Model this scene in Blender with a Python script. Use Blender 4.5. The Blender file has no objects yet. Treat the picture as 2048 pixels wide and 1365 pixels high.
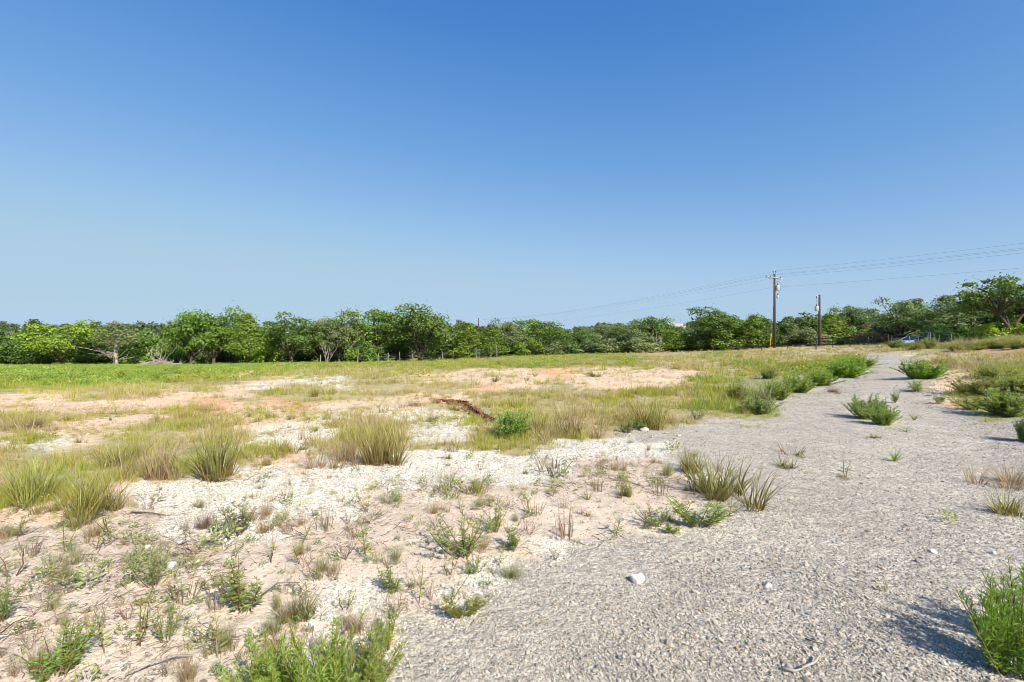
import bpy, math, random
import numpy as np
from mathutils import Vector

# ------------------------------------------------------------------ camera, sky, sun, exposure
F = 967.1            # focal length in photo pixels (2048 wide)
HZ = 672.0           # photo row of the horizon
EYE = 1.6
scene = bpy.context.scene
COL = scene.collection
cam_d = bpy.data.cameras.new('camera')
cam_d.lens = 17.0; cam_d.sensor_width = 36.0
cam_d.shift_y = -(682.5 - HZ) / 2048.0
cam_d.clip_start = 0.05; cam_d.clip_end = 4000
cam = bpy.data.objects.new('camera', cam_d); COL.objects.link(cam)
cam.location = (0, 0, EYE); cam.rotation_euler = (math.radians(90), 0, 0)
scene.camera = cam

SUN_DIR = Vector((0.62, -0.78, 0)).normalized()
SUN_EL = math.radians(39)
world = bpy.data.worlds.new('World'); scene.world = world; world.use_nodes = True
wn = world.node_tree.nodes; wl = world.node_tree.links; wn.clear()
sky = wn.new('ShaderNodeTexSky'); sky.sky_type = 'NISHITA'; sky.sun_disc = False
sky.sun_elevation = SUN_EL; sky.sun_rotation = math.atan2(SUN_DIR.x, SUN_DIR.y)
sky.altitude = 200; sky.air_density = 1.0; sky.dust_density = 0.6; sky.ozone_density = 2.2
EXPO = 0.68
bg = wn.new('ShaderNodeBackground'); bg.inputs['Strength'].default_value = 0.1
wo = wn.new('ShaderNodeOutputWorld')
# a clear dry-air blue: the sky's brightness in each channel goes through a film-like response curve
half = wn.new('ShaderNodeVectorMath'); half.operation = 'SCALE'; half.inputs['Scale'].default_value = .05
cmb = wn.new('ShaderNodeRGBCurve'); gain = wn.new('ShaderNodeVectorMath'); gain.operation = 'SCALE'; gain.inputs['Scale'].default_value = 10 / 2 ** EXPO
for ch, pts in enumerate((((.089, .070), (.109, .103), (.155, .175), (.209, .262), (.294, .355), (.414, .425), (.57, .44), (1.2, .55)),
                          ((.151, .227), (.185, .288), (.258, .388), (.34, .474), (.455, .570), (.589, .610), (.70, .62), (1.2, .70)),
                          ((.276, .600), (.331, .655), (.434, .735), (.534, .79), (.641, .81), (.708, .79), (1.2, .80)))):
    cv = cmb.mapping.curves[ch]; cv.points[1].location = (1, .85)
    for a_, b_ in pts: cv.points.new(a_ / 2, b_)
cmb.mapping.update()
wl.new(sky.outputs[0], half.inputs[0]); wl.new(half.outputs[0], cmb.inputs['Color']); wl.new(cmb.outputs[0], gain.inputs[0])
cmb = gain
wl.new(cmb.outputs[0], bg.inputs[0]); wl.new(bg.outputs[0], wo.inputs[0])
sd = bpy.data.lights.new('sun', 'SUN'); sd.energy = 5.0; sd.angle = math.radians(0.5); sd.color = (1.0, 0.93, 0.81)
so = bpy.data.objects.new('sun', sd); COL.objects.link(so)
sv = Vector((SUN_DIR.x * math.cos(SUN_EL), SUN_DIR.y * math.cos(SUN_EL), math.sin(SUN_EL)))
so.rotation_euler = sv.to_track_quat('Z', 'Y').to_euler(); so.location = (20, -30, 40)
vs = scene.view_settings
vs.view_transform = 'Standard'; vs.look = 'None'; vs.gamma = 1.0; vs.use_curve_mapping = False
vs.exposure = EXPO
scene.render.film_transparent = False
scene.cycles.max_bounces = 6
scene.cycles.filter_width = 0.9
scene.cycles.transparent_max_bounces = 8

rng = np.random.default_rng(7)

# ------------------------------------------------------------------ noise
def _h(ix, iy, s):
    n = (ix.astype(np.int64) * 374761393 + iy.astype(np.int64) * 668265263 + s * 974711) & 0xffffffff
    n = ((n ^ (n >> 13)) * 1274126177) & 0xffffffff
    n = n ^ (n >> 16)
    return (n & 0xffff) / 65535.0

def vnoise(x, y, s=0):
    x = np.asarray(x, float); y = np.asarray(y, float)
    ix = np.floor(x); iy = np.floor(y); fx = x - ix; fy = y - iy
    fx = fx * fx * (3 - 2 * fx); fy = fy * fy * (3 - 2 * fy)
    ix = ix.astype(np.int64); iy = iy.astype(np.int64)
    a = _h(ix, iy, s); b = _h(ix + 1, iy, s); c = _h(ix, iy + 1, s); d = _h(ix + 1, iy + 1, s)
    return (a * (1 - fx) + b * fx) * (1 - fy) + (c * (1 - fx) + d * fx) * fy

def fbm(x, y, s=0, o=4):
    t = 0; a = .5; n = 0
    for k in range(o):
        t = t + a * vnoise(np.asarray(x) * 2 ** k + 17.3 * k, np.asarray(y) * 2 ** k - 9.1 * k, s + k); n += a; a *= .5
    return t / n * 2 - 1

# ------------------------------------------------------------------ terrain height
_tp = np.array([-1500, -600, 0, 400, 840, 1100, 1300, 1480, 1550, 1640, 1760, 1900, 2050, 2600, 3600], float)
_tz = np.array([-3.6, -3.6, -3.2, -3.5, -3.0, -1.9, -1.5, -.7, -.2, 0, .5, 1.15, 1.75, 2.3, 2.3])
_ty = np.array([78, 78, 78, 85, 88, 92, 92, 80, 72, 75, 70, 56, 46, 40, 40], float)
_tu = (_tp - 1024) / F

GULLY = [(790, 797), (850, 800), (885, 799), (920, 800), (935, 803), (945, 812), (960, 822), (975, 830), (990, 838)]

def z_base(x, y):
    x = np.asarray(x, float); y = np.asarray(y, float)
    yy = np.maximum(y, 3.0)
    u = np.clip(x / yy, -2.4, 2.4)
    zt = np.interp(u, _tu, _tz); yt = np.interp(u, _tu, _ty)
    t = np.clip((yy - 5) / (yt - 5), 0, 1)
    s = t ** 1.25
    z = zt * s
    far = np.clip((y - 120) / 200, 0, 1); far = far * far * (3 - 2 * far)
    rise = np.interp(u, [-1.2, -.4, .2, .6, 1.2], [4.6, 3.2, 2.6, 2.0, 3.0])
    z = z * (1 - far) + far * rise
    # little dirt bank on the right
    bk = np.exp(-(((x - 29.5) / 6.5) ** 2 + ((y - 33.0) / 4.0) ** 2))
    z = z + .35 * bk
    z = z + .10 * fbm(x * .16, y * .16, 3, 3) * np.clip((y - 6) / 10, 0, 1) + .035 * fbm(x * .7, y * .7, 5, 3)
    return z

GW = None     # world polyline of the washed-out edge
def z_at(x, y):
    z = z_base(x, y)
    if GW is not None:
        x = np.asarray(x, float); y = np.asarray(y, float)
        d = np.full(np.broadcast(x, y).shape, 1e9); side = np.zeros_like(d)
        for (ax, ay), (bx, by) in zip(GW[:-1], GW[1:]):
            vx, vy = bx - ax, by - ay; L = vx * vx + vy * vy
            t = np.clip(((x - ax) * vx + (y - ay) * vy) / L, 0, 1)
            dd = np.hypot(x - ax - t * vx, y - ay - t * vy)
            cr = vx * (y - ay) - vy * (x - ax)
            m = dd < d; d = np.where(m, dd, d); side = np.where(m, cr, side)
        z = z - np.where(side < .0, .14 * np.exp(-(d / .55) ** 2), 0)
    return z

def ground(px, py):
    """a point of the ground as (x, y, z)"""
    u = (px - 1024) / F
    ys = np.geomspace(1.2, 400, 900)
    line = EYE - (py - HZ) / F * ys
    dz = line - z_at(u * ys, ys)
    k = np.nonzero(dz < 0)[0]
    if len(k) == 0: k = [len(ys) - 1]
    i = max(1, int(k[0])); a, b = dz[i - 1], dz[i]
    t = a / (a - b) if a != b else 0
    y = ys[i - 1] + t * (ys[i] - ys[i - 1])
    return float(u * y), float(y), float(z_at(np.array([u * y]), np.array([y]))[0])

GW = None
_g = [ground(*p)[:2] for p in GULLY]
GW = _g

def zf(x, y):
    return float(z_at(np.array([x]), np.array([y]))[0])

# ------------------------------------------------------------------ what covers the ground where
ROWS = [
 (690, "GGGGGGGGGGGGGgggggggDDgDDDDDDYgg"),
 (699, "GGGGGGGGGGGGGgggggggDDgDDDDDDgKK"),
 (705, "GGGGGGGGGGGGGgggggggDDgDDDDDDDDK"),
 (710, "GGGGGGGGGGGGGgggggggDDgDgRRRPDDD"),
 (716, "GGGGGGGGGGGGGgggggggDDgDDDgRRPDD"),
 (730, "GGGGGGGGGGggggggggYgYDYgggBRRDDg"),
 (745, "GGGGGGGGgYYYYYPPPOPPPPYYgBBRRPDg"),
 (760, "GGGGGggYPWWYYPPPPPPPPPgBBBRRRPgg"),
 (775, "gggYYYYPWYWYYYYOPYPPPYgBBRRRRPgg"),
 (790, "PPYYYPPPYYYYYPPYYYYYYYgBBRRRRRgg"),
 (805, "PPPPPPOYOOPPPKPYYYYYYYgBRRRRRPgB"),
 (820, "PPPPPOOPPOPPPYYYYYYYYYgBRRRRRRBB"),
 (835, "YPPPPYYPPPWWWWWWYYDYYYYBRRRRRRBB"),
 (850, "DPPPYYYPWWWDWWWWYDYYYRRRRRRRRRRR"),
 (870, "YWPYYYDYWWWDDWWYYDYRRRRRRRRRRRRR"),
 (890, "WWYYDDYYWWDDYYYYYTTTTRRRRRRRRRRR"),
 (910, "YYYYDDggYPDDDTTTTTTTTRRRRRRRRRRR"),
 (930, "YYgYDggYPPTTTTTTTTSSSTRRRRRRRRRR"),
 (960, "YgYgYYPTTTTTTTSSSSSSSSTRRRRRRRRR"),
 (990, "gggPTTTTTTTSSSSSSSSSSSSRRRRRRRRR"),
 (1030, "PPSSSTTTTSSSSSSSSSSSSSRRRRRRRRRR"),
 (1080, "SSSSSSSSSSSSSSSSSTRRRRRRRRRRRRRR"),
 (1140, "SSSSSSSSSSSSSSSTRRRRRRRRRRRRRRRR"),
 (1200, "SSSSSSSSSSTTSSTRRRRRRRRRRRRRRRRR"),
 (1280, "SSSSSSSSSSTTTRRRRRRRRRRRRRRRRRRR"),
 (1365, "SSSSSSSSSTTTRRRRRRRRRRRRRRRRRRRR"),
]
LET = "GgYDOPWRSTBK"
for r in ROWS: assert len(r[1]) == 32, r
ROWY = np.array([r[0] for r in ROWS], float)
LMAP = np.array([[LET.index(c) for c in r[1]] for r in ROWS])
SOIL = np.array([(.27,.33,.085),(.27,.25,.11),(.40,.33,.18),(.44,.36,.23),(.62,.36,.20),(.66,.475,.33),
                 (.67,.605,.50),(.395,.363,.305),(.585,.475,.365),(.66,.615,.54),(.27,.26,.12),(.44,.26,.15)])
ROCKY = np.array([0,0,.1,.1,.1,.25,.8,1,.3,1,.1,.2])

def cell(x, y, warp=1.0):
    """zone weights of the spots (x, y): index of the row, the column and the blends"""
    z = z_base(x, y)
    yy = np.maximum(y, 1.9)
    px = 1024 + F * x / yy; py = HZ + F * (EYE - z) / yy
    py = np.where(y < 1.9, 1400, py)
    wx = fbm(x * .55, y * .55, 31, 4) * 52 * warp + fbm(x * 2.6, y * 2.6, 33, 3) * 22 * warp
    amp = np.clip((py - 690) * .13, 1.5, 30)
    wy = fbm(x * .5, y * .5, 41, 4) * amp * 1.15 * warp + fbm(x * 2.4, y * 2.4, 43, 3) * amp * .7 * warp
    c = np.clip((px + wx - 32) / 64, 0, 30.999)
    r = np.clip(np.interp(py + wy, ROWY, np.arange(len(ROWY))), 0, len(ROWY) - 1.001)
    return r, c

def zone(x, y, jitter=None):
    r, c = cell(x, y)
    if jitter is not None:
        r = np.clip(r + (jitter.random(len(r)) - .5) * .8, 0, len(ROWY) - 1.001); c = np.clip(c + (jitter.random(len(r)) - .5) * .8, 0, 30.999)
    return LMAP[np.round(r).astype(int), np.round(c).astype(int)]

def blend(x, y, table):
    r, c = cell(x, y)
    r0 = r.astype(int); c0 = c.astype(int); fr = r - r0; fc = c - c0
    sh = lambda f: np.clip((f - .5) * 2.4 + .5, 0, 1)
    fr, fc = sh(fr), sh(fc)
    if table.ndim == 2: fr, fc = fr[:, None], fc[:, None]
    t = lambda a, b: table[LMAP[a, b]]
    return (t(r0, c0) * (1 - fc) + t(r0, c0 + 1) * fc) * (1 - fr) + (t(r0 + 1, c0) * (1 - fc) + t(r0 + 1, c0 + 1) * fc) * fr

def lanes(x, y):
    """coarse and worn-fine strips along the track, 0 worn .. 1 coarse"""
    a = x * .67 + y * .74; c = x * .74 - y * .67
    return np.clip(.5 + 1.3 * fbm(c * .75 + 3, a * .10, 88, 3) + .35 * fbm(x * 1.5, y * 1.5, 89, 3), 0, 1)

# ------------------------------------------------------------------ mesh helpers
class MB:
    """collects vertices, faces and a tint per vertex; build() links them as one mesh object"""
    def __init__(s): s.v = []; s.t = []; s.q = []; s.tr = []; s.n = 0
    def add(s, v, quads=None, tris=None, tint=(1, 1, 1)):
        v = np.asarray(v, float).reshape(-1, 3)
        tint = np.broadcast_to(np.asarray(tint, float), (len(v), 3))
        s.v.append(v); s.t.append(tint)
        if quads is not None and len(quads): s.q.append(np.asarray(quads, int).reshape(-1, 4) + s.n)
        if tris is not None and len(tris): s.tr.append(np.asarray(tris, int).reshape(-1, 3) + s.n)
        s.n += len(v); return s
    def mesh(s, name, mat, smooth=False):
        me = bpy.data.meshes.new(name)
        V = np.concatenate(s.v); T = np.concatenate(s.t)
        Q = np.concatenate(s.q) if s.q else np.zeros((0, 4), int)
        R = np.concatenate(s.tr) if s.tr else np.zeros((0, 3), int)
        me.vertices.add(len(V)); me.vertices.foreach_set('co', V.astype(np.float32).ravel())
        nl = len(Q) * 4 + len(R) * 3
        me.loops.add(nl); me.loops.foreach_set('vertex_index', np.concatenate([Q.ravel(), R.ravel()]).astype(np.int32))
        me.polygons.add(len(Q) + len(R))
        st = np.concatenate([np.arange(len(Q)) * 4, len(Q) * 4 + np.arange(len(R)) * 3])
        me.polygons.foreach_set('loop_start', st.astype(np.int32))
        me.update(calc_edges=True)
        me.polygons.foreach_set('use_smooth', np.full(len(Q) + len(R), smooth))
        a = me.color_attributes.new('tint', 'FLOAT_COLOR', 'POINT')
        a.data.foreach_set('color', np.concatenate([T, np.ones((len(T), 1))], 1).astype(np.float32).ravel())
        me.materials.append(mat); me.validate(); return me
    def build(s, name, mat, parent=None, smooth=False):
        o = bpy.data.objects.new(name, s.mesh(name, mat, smooth)); COL.objects.link(o)
        if parent is not None: o.parent = parent
        return o

def tag(o, label=None, cat=None, group=None, kind=None):
    for k, v in (('label', label), ('category', cat), ('group', group), ('kind', kind)):
        if v: o[k] = v
    return o

def empty(name, loc=(0, 0, 0), rz=0):
    o = bpy.data.objects.new(name, None); COL.objects.link(o); o.location = loc; o.rotation_euler = (0, 0, rz)
    o.empty_display_size = .2; return o

def copy_tree(src):
    r = src.copy(); COL.objects.link(r)
    for ch in src.children:
        c = ch.copy(); COL.objects.link(c); c.parent = r
        for g in ch.children:
            d = g.copy(); COL.objects.link(d); d.parent = c
    return r

def unit(v): return v / np.maximum(np.linalg.norm(v, axis=-1, keepdims=True), 1e-9)

def tube(mb, pts, rad, sides=6, tint=(1, 1, 1), cap=True):
    pts = np.asarray(pts, float); n = len(pts); rad = np.broadcast_to(np.asarray(rad, float), (n,))
    d = unit(np.gradient(pts, axis=0))
    ref = np.where(np.abs(d[:, 2:3]) > .9, np.array([[1., 0, 0]]), np.array([[0., 0, 1]]))
    a = unit(np.cross(d, ref)); b = np.cross(d, a)
    th = np.arange(sides) / sides * 2 * np.pi
    v = pts[:, None] + rad[:, None, None] * (np.cos(th)[None, :, None] * a[:, None] + np.sin(th)[None, :, None] * b[:, None])
    i = np.arange(n - 1)[:, None] * sides; j = np.arange(sides)[None]; k = (j + 1) % sides
    q = np.stack([i + j, i + k, i + sides + k, i + sides + j], -1).reshape(-1, 4)
    v = v.reshape(-1, 3); tr = []
    if cap:
        v = np.concatenate([v, pts[:1], pts[-1:]]); m = n * sides
        for s_ in range(sides):
            tr.append((m, (s_ + 1) % sides, s_)); tr.append((m + 1, m - sides + s_, m - sides + (s_ + 1) % sides))
    mb.add(v, q, tr, tint)

def box(mb, c, s, tint=(1, 1, 1), rz=0):
    x, y, z = np.array(s) / 2
    v = np.array([(-x,-y,-z),(x,-y,-z),(x,y,-z),(-x,y,-z),(-x,-y,z),(x,-y,z),(x,y,z),(-x,y,z)])
    if rz: v = v @ np.array([[math.cos(rz), math.sin(rz), 0], [-math.sin(rz), math.cos(rz), 0], [0, 0, 1]])
    mb.add(v + np.array(c), [(0,3,2,1),(4,5,6,7),(0,1,5,4),(1,2,6,5),(2,3,7,6),(3,0,4,7)], tint=tint)

def blades(mb, base, az, length, lean, curl, width, tint0, tint1, seg=4):
    """curved grass blades: base (n,3), azimuth, length, start lean and added bend in radians"""
    n = len(az); t = np.linspace(0, 1, seg + 1)
    ang = lean[:, None] + curl[:, None] * t[None] ** 1.3
    ds = length[:, None] / seg
    h = np.zeros((n, seg + 1)); z = np.zeros((n, seg + 1))
    h[:, 1:] = np.cumsum(np.sin(ang[:, :-1]) * ds, 1); z[:, 1:] = np.cumsum(np.cos(ang[:, :-1]) * ds, 1)
    p = base[:, None] + np.stack([h * np.cos(az)[:, None], h * np.sin(az)[:, None], z], -1)
    fa = az + np.pi / 2 + rng.normal(0, .8, n)
    w = width[:, None] * (1 - t[None] ** 1.6 * .92) / 2
    off = np.stack([np.cos(fa)[:, None] * w, np.sin(fa)[:, None] * w, np.zeros_like(w)], -1)
    v = np.stack([p - off, p + off], 2).reshape(-1, 3)
    i = (np.arange(n)[:, None] * (seg + 1) + np.arange(seg)[None]).ravel() * 2
    tint = tint0[:, None] * (1 - t[None, :, None]) + tint1[:, None] * t[None, :, None]
    mb.add(v, np.stack([i, i + 1, i + 3, i + 2], -1), tint=np.repeat(tint.reshape(-1, 3), 2, 0))

def leaves(mb, base, d, length, width, tint, fold=.25):
    """pointed leaves: a folded diamond from base along d"""
    n = len(base); d = unit(d)
    r = rng.normal(size=(n, 3)); r[:, 2] += .9
    nrm = unit(np.cross(np.cross(d, r), d)); s = np.cross(d, nrm)
    L = length[:, None]; W = width[:, None] / 2
    mid = base + d * L * .45
    v = np.stack([base, mid + s * W + nrm * W * fold, base + d * L - nrm * L * .12, mid - s * W + nrm * W * fold], 1).reshape(-1, 3)
    i = np.arange(n) * 4
    mb.add(v, tris=np.concatenate([np.stack([i, i + 1, i + 2], -1), np.stack([i, i + 2, i + 3], -1)]), tint=np.repeat(tint, 4, 0))

def cards(mb, p, nrm, size, tint, aspect=1.0):
    """leaf clumps: small bent quads facing roughly nrm"""
    n = len(p); nrm = unit(nrm); r = rng.normal(size=(n, 3))
    a = unit(np.cross(nrm, r)); b = np.cross(nrm, a); S = size[:, None] / 2
    k = lambda: S * rng.uniform(.6, 1.25, (n, 1))
    v = np.stack([p - a * k() * aspect, p - b * k() + nrm * S * .3, p + a * k() * aspect, p + b * k() - nrm * S * .3], 1).reshape(-1, 3)
    i = np.arange(n) * 4
    mb.add(v, np.stack([i, i + 1, i + 2, i + 3], -1), tint=np.repeat(tint, 4, 0))

def jit(n, c, s=.12, hue=.06):
    c = np.asarray(c, float); b = rng.normal(1, s, (n, 1)); g = rng.normal(0, hue, (n, 1))
    return np.clip(c * b * np.concatenate([1 + g * 1.6, 1 + g * .3, 1 - g], 1), .004, .9)

# ------------------------------------------------------------------ materials
def nmat(name):
    m = bpy.data.materials.new(name); m.use_nodes = True
    nt = m.node_tree; nt.nodes.clear()
    return m, nt.nodes, nt.links

def plant_mat(name, scatter=False, trans=.3, gloss=.06):
    m, n, l = nmat(name)
    at = n.new('ShaderNodeAttribute'); at.attribute_name = 'tint'
    mul = n.new('ShaderNodeMix'); mul.data_type = 'RGBA'; mul.blend_type = 'MULTIPLY'; mul.inputs['Factor'].default_value = 1
    l.new(at.outputs['Color'], mul.inputs['A'])
    if scatter:
        a2 = n.new('ShaderNodeAttribute'); a2.attribute_type = 'INSTANCER'; a2.attribute_name = 'col'; l.new(a2.outputs['Color'], mul.inputs['B'])
    else:
        oi = n.new('ShaderNodeObjectInfo'); l.new(oi.outputs['Color'], mul.inputs['B'])
    d = n.new('ShaderNodeBsdfDiffuse'); t = n.new('ShaderNodeBsdfTranslucent'); mx = n.new('ShaderNodeMixShader'); mx.inputs[0].default_value = trans
    tc = n.new('ShaderNodeMix'); tc.data_type = 'RGBA'; tc.blend_type = 'MULTIPLY'; tc.inputs['Factor'].default_value = 1
    tc.inputs['B'].default_value = (1.25, 1.2, .6, 1)
    l.new(mul.outputs['Result'], tc.inputs['A'])
    l.new(mul.outputs['Result'], d.inputs[0]); l.new(tc.outputs['Result'], t.inputs[0]); l.new(d.outputs[0], mx.inputs[1]); l.new(t.outputs[0], mx.inputs[2])
    g = n.new('ShaderNodeBsdfGlossy'); g.inputs['Roughness'].default_value = .5; g.inputs['Color'].default_value = (.8, .85, .9, 1)
    m2 = n.new('ShaderNodeMixShader'); m2.inputs[0].default_value = gloss
    o = n.new('ShaderNodeOutputMaterial')
    l.new(mx.outputs[0], m2.inputs[1]); l.new(g.outputs[0], m2.inputs[2]); l.new(m2.outputs[0], o.inputs[0])
    return m

def solid(name, color, rough=.8, metal=0, noise=None, scale=8, bump=0, stretch=None, spec=.3, tint=False):
    """principled with noise colour variation and relief; tint multiplies in the object's own vertex tint"""
    m, n, l = nmat(name)
    p = n.new('ShaderNodeBsdfPrincipled'); o = n.new('ShaderNodeOutputMaterial'); l.new(p.outputs[0], o.inputs[0])
    p.inputs['Roughness'].default_value = rough; p.inputs['Metallic'].default_value = metal; p.inputs['Specular IOR Level'].default_value = spec
    tc = n.new('ShaderNodeTexCoord'); mp = n.new('ShaderNodeMapping'); l.new(tc.outputs['Object'], mp.inputs[0])
    if stretch: mp.inputs['Scale'].default_value = stretch
    nz = n.new('ShaderNodeTexNoise'); nz.inputs['Scale'].default_value = scale; nz.inputs['Detail'].default_value = 6; l.new(mp.outputs[0], nz.inputs['Vector'])
    mx = n.new('ShaderNodeMix'); mx.data_type = 'RGBA'; l.new(nz.outputs['Fac'], mx.inputs['Factor'])
    c2 = noise or tuple(c * .7 for c in color)
    mx.inputs['A'].default_value = (*c2, 1); mx.inputs['B'].default_value = (*color, 1)
    out = mx.outputs['Result']
    if tint:
        at = n.new('ShaderNodeAttribute'); at.attribute_name = 'tint'
        if tint == 'scatter': at.attribute_type = 'INSTANCER'; at.attribute_name = 'col'
        mu = n.new('ShaderNodeMix'); mu.data_type = 'RGBA'; mu.blend_type = 'MULTIPLY'; mu.inputs['Factor'].default_value = 1
        l.new(out, mu.inputs['A']); l.new(at.outputs['Color'], mu.inputs['B']); out = mu.outputs['Result']
    l.new(out, p.inputs['Base Color'])
    if bump:
        bp = n.new('ShaderNodeBump'); bp.inputs['Strength'].default_value = bump; bp.inputs['Distance'].default_value = .02
        l.new(nz.outputs['Fac'], bp.inputs['Height']); l.new(bp.outputs[0], p.inputs['Normal'])
    return m

M_LEAF = plant_mat('leaf_green', trans=.4, gloss=.05)
M_TREE = plant_mat('tree_foliage', trans=.3, gloss=.03)
M_GRASS = plant_mat('grass_blade', trans=.3, gloss=.04)
M_SCAT = plant_mat('field_grass', scatter=True, trans=.3, gloss=.03)
M_WOOD = plant_mat('far_foliage', scatter=True, trans=.2, gloss=.02)
M_BARK = solid('bark', (.13, .105, .085), .95, noise=(.05, .04, .032), scale=5, bump=.6, stretch=(3, 3, .6))
M_PALE = solid('pale_wood', (.46, .41, .36), .9, noise=(.26, .22, .19), scale=6, bump=.4, stretch=(3, 3, .5))
M_TWIG = plant_mat('twig', trans=0, gloss=.02)
M_STONE = solid('gravel_stone', (1, 1, 1), .9, noise=(.74, .74, .74), scale=60, bump=.3, tint='scatter')
M_ROCK = solid('white_limestone', (.72, .70, .66), .9, noise=(.50, .47, .43), scale=18, bump=.7)
M_POLE = solid('creosote_pole', (.105, .075, .058), .85, noise=(.035, .03, .028), scale=3, bump=.3, stretch=(6, 6, .5))
M_GREYM = solid('galvanised_metal', (.42, .44, .45), .45, .7, noise=(.30, .31, .32), scale=10)
M_CAN = solid('transformer_paint', (.52, .54, .55), .4, .1, noise=(.44, .46, .47), scale=6)
M_ARM = solid('weathered_arm', (.55, .53, .50), .8, noise=(.38, .35, .31), scale=9)
M_INS = solid('insulator_glaze', (.12, .09, .08), .25, noise=(.09, .07, .06), scale=5, spec=.6)
M_WIRE = solid('wire', (.26, .28, .30), .5, .5, scale=2)
M_BLACK = solid('black_pipe', (.035, .035, .037), .5, .3, noise=(.04, .03, .027), scale=9)
M_YEL = solid('yellow_plastic', (.72, .50, .04), .5, noise=(.6, .40, .03), scale=6)
M_ORG = solid('orange_plastic', (.62, .27, .03), .5, noise=(.5, .2, .03), scale=6)
M_POST = solid('weathered_post', (.42, .38, .33), .9, noise=(.24, .21, .18), scale=6, bump=.4, stretch=(4, 4, .6))
M_DIRT = solid('shade_toned_red_clay', (.22, .10, .045), .95, noise=(.09, .042, .022), scale=7, bump=1.0)  # clay of the cut face, base colour deepened to carry its overhang shade

# ------------------------------------------------------------------ ground
def ground_material():
    m, n, l = nmat('ground_soil')
    p = n.new('ShaderNodeBsdfPrincipled'); o = n.new('ShaderNodeOutputMaterial'); l.new(p.outputs[0], o.inputs[0])
    p.inputs['Roughness'].default_value = .95; p.inputs['Specular IOR Level'].default_value = .15
    so_ = n.new('ShaderNodeAttribute'); so_.attribute_name = 'tint'
    gr = n.new('ShaderNodeAttribute'); gr.attribute_name = 'rocky'
    tc = n.new('ShaderNodeTexCoord')
    def noise(s, d=5, r=.6):
        q = n.new('ShaderNodeTexNoise'); q.inputs['Scale'].default_value = s; q.inputs['Detail'].default_value = d; q.inputs['Roughness'].default_value = r
        l.new(tc.outputs['Object'], q.inputs['Vector']); return q.outputs['Fac']
    def vor(s, feat='F1'):
        q = n.new('ShaderNodeTexVoronoi'); q.feature = feat; q.inputs['Scale'].default_value = s; l.new(tc.outputs['Object'], q.inputs['Vector']); return q
    def math_(op, a, b=None, c=None):
        q = n.new('ShaderNodeMath'); q.operation = op
        for k, v in enumerate((a, b, c)):
            if v is None: continue
            if isinstance(v, (int, float)): q.inputs[k].default_value = v
            else: l.new(v, q.inputs[k])
        return q.outputs[0]
    def ramp(v, lo, hi, a, b):
        q = n.new('ShaderNodeMapRange'); l.new(v, q.inputs[0])
        q.inputs[1].default_value = lo; q.inputs[2].default_value = hi; q.inputs[3].default_value = a; q.inputs[4].default_value = b
        return q.outputs[0]
    def mul(a, f):
        q = n.new('ShaderNodeVectorMath'); q.operation = 'SCALE'; l.new(a, q.inputs[0]); l.new(f, q.inputs['Scale']); return q.outputs[0]
    v1 = vor(62); v2 = vor(27); v3 = vor(11)
    def cellval(v): 
        q = n.new('ShaderNodeSeparateColor'); l.new(v.outputs['Color'], q.inputs[0]); return q.outputs[0]
    big = noise(.8, 6, .65); mid = noise(6, 6, .7); fine = noise(55, 4, .7)
    # pebbles: cell tone, more of it where the ground is stony
    tone = math_('ADD', ramp(cellval(v1), 0, 1, -.22, .22), ramp(cellval(v2), 0, 1, -.14, .14))
    tone = math_('MULTIPLY', tone, gr.outputs['Fac'])
    f = math_('ADD', 1.0, tone)
    f = math_('MULTIPLY', f, ramp(big, .25, .75, .84, 1.14))
    f = math_('MULTIPLY', f, ramp(mid, .3, .7, .80, 1.16))
    f = math_('MULTIPLY', f, ramp(fine, .2, .8, .88, 1.12))
    c = mul(so_.outputs['Color'], f)
    # scattered pale chips on the bare soil
    chip = math_('MULTIPLY', ramp(vor(34).outputs['Distance'], .12, .2, 1, 0), ramp(noise(1.6, 3), .46, .62, 0, .65))
    mx = n.new('ShaderNodeMix'); mx.data_type = 'RGBA'; l.new(chip, mx.inputs['Factor']); l.new(c, mx.inputs['A']); mx.inputs['B'].default_value = (.66, .62, .56, 1)
    l.new(mx.outputs['Result'], p.inputs['Base Color'])
    h = math_('ADD', math_('MULTIPLY', v1.outputs['Distance'], -.5), math_('MULTIPLY', v2.outputs['Distance'], -.8))
    h = math_('ADD', h, math_('MULTIPLY', v3.outputs['Distance'], -.7))
    h = math_('MULTIPLY', h, math_('ADD', math_('MULTIPLY', gr.outputs['Fac'], .9), .1))
    h = math_('ADD', h, math_('MULTIPLY', mid, 1.6)); h = math_('ADD', h, math_('MULTIPLY', fine, .35))
    bp = n.new('ShaderNodeBump'); bp.inputs['Strength'].default_value = .6; bp.inputs['Distance'].default_value = .03
    l.new(h, bp.inputs['Height']); l.new(bp.outputs[0], p.inputs['Normal'])
    return m

def axis(n, lo, hi, ctr, step):
    """coordinates from lo to hi, closest together (step) round ctr, wider apart away from it"""
    k = 1.0
    a = np.linspace(-1, 1, n)
    def side(L, m):
        lo_, hi_ = 1e-3, 20
        for _ in range(60):
            kk = (lo_ + hi_) / 2
            if L * np.sinh(kk / m) / np.sinh(kk) > step: lo_ = kk
            else: hi_ = kk
        return L * np.sinh(kk * np.arange(1, m + 1) / m) / np.sinh(kk)
    m = n // 2
    fl = (ctr - lo); fr = (hi - ctr)
    return np.concatenate([ctr - side(fl, m)[::-1], [ctr], ctr + side(fr, m)])
gx = axis(540, -800, 800, .5, .045); gy = axis(640, -150, 900, 3.2, .03)
X, Y = np.meshgrid(gx, gy); xs = X.ravel(); ys = Y.ravel()
zs = z_at(xs, ys)
tint = blend(xs, ys, SOIL)
dry = fbm(xs * 1.1, ys * 1.1, 60, 4)[:, None]
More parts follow.
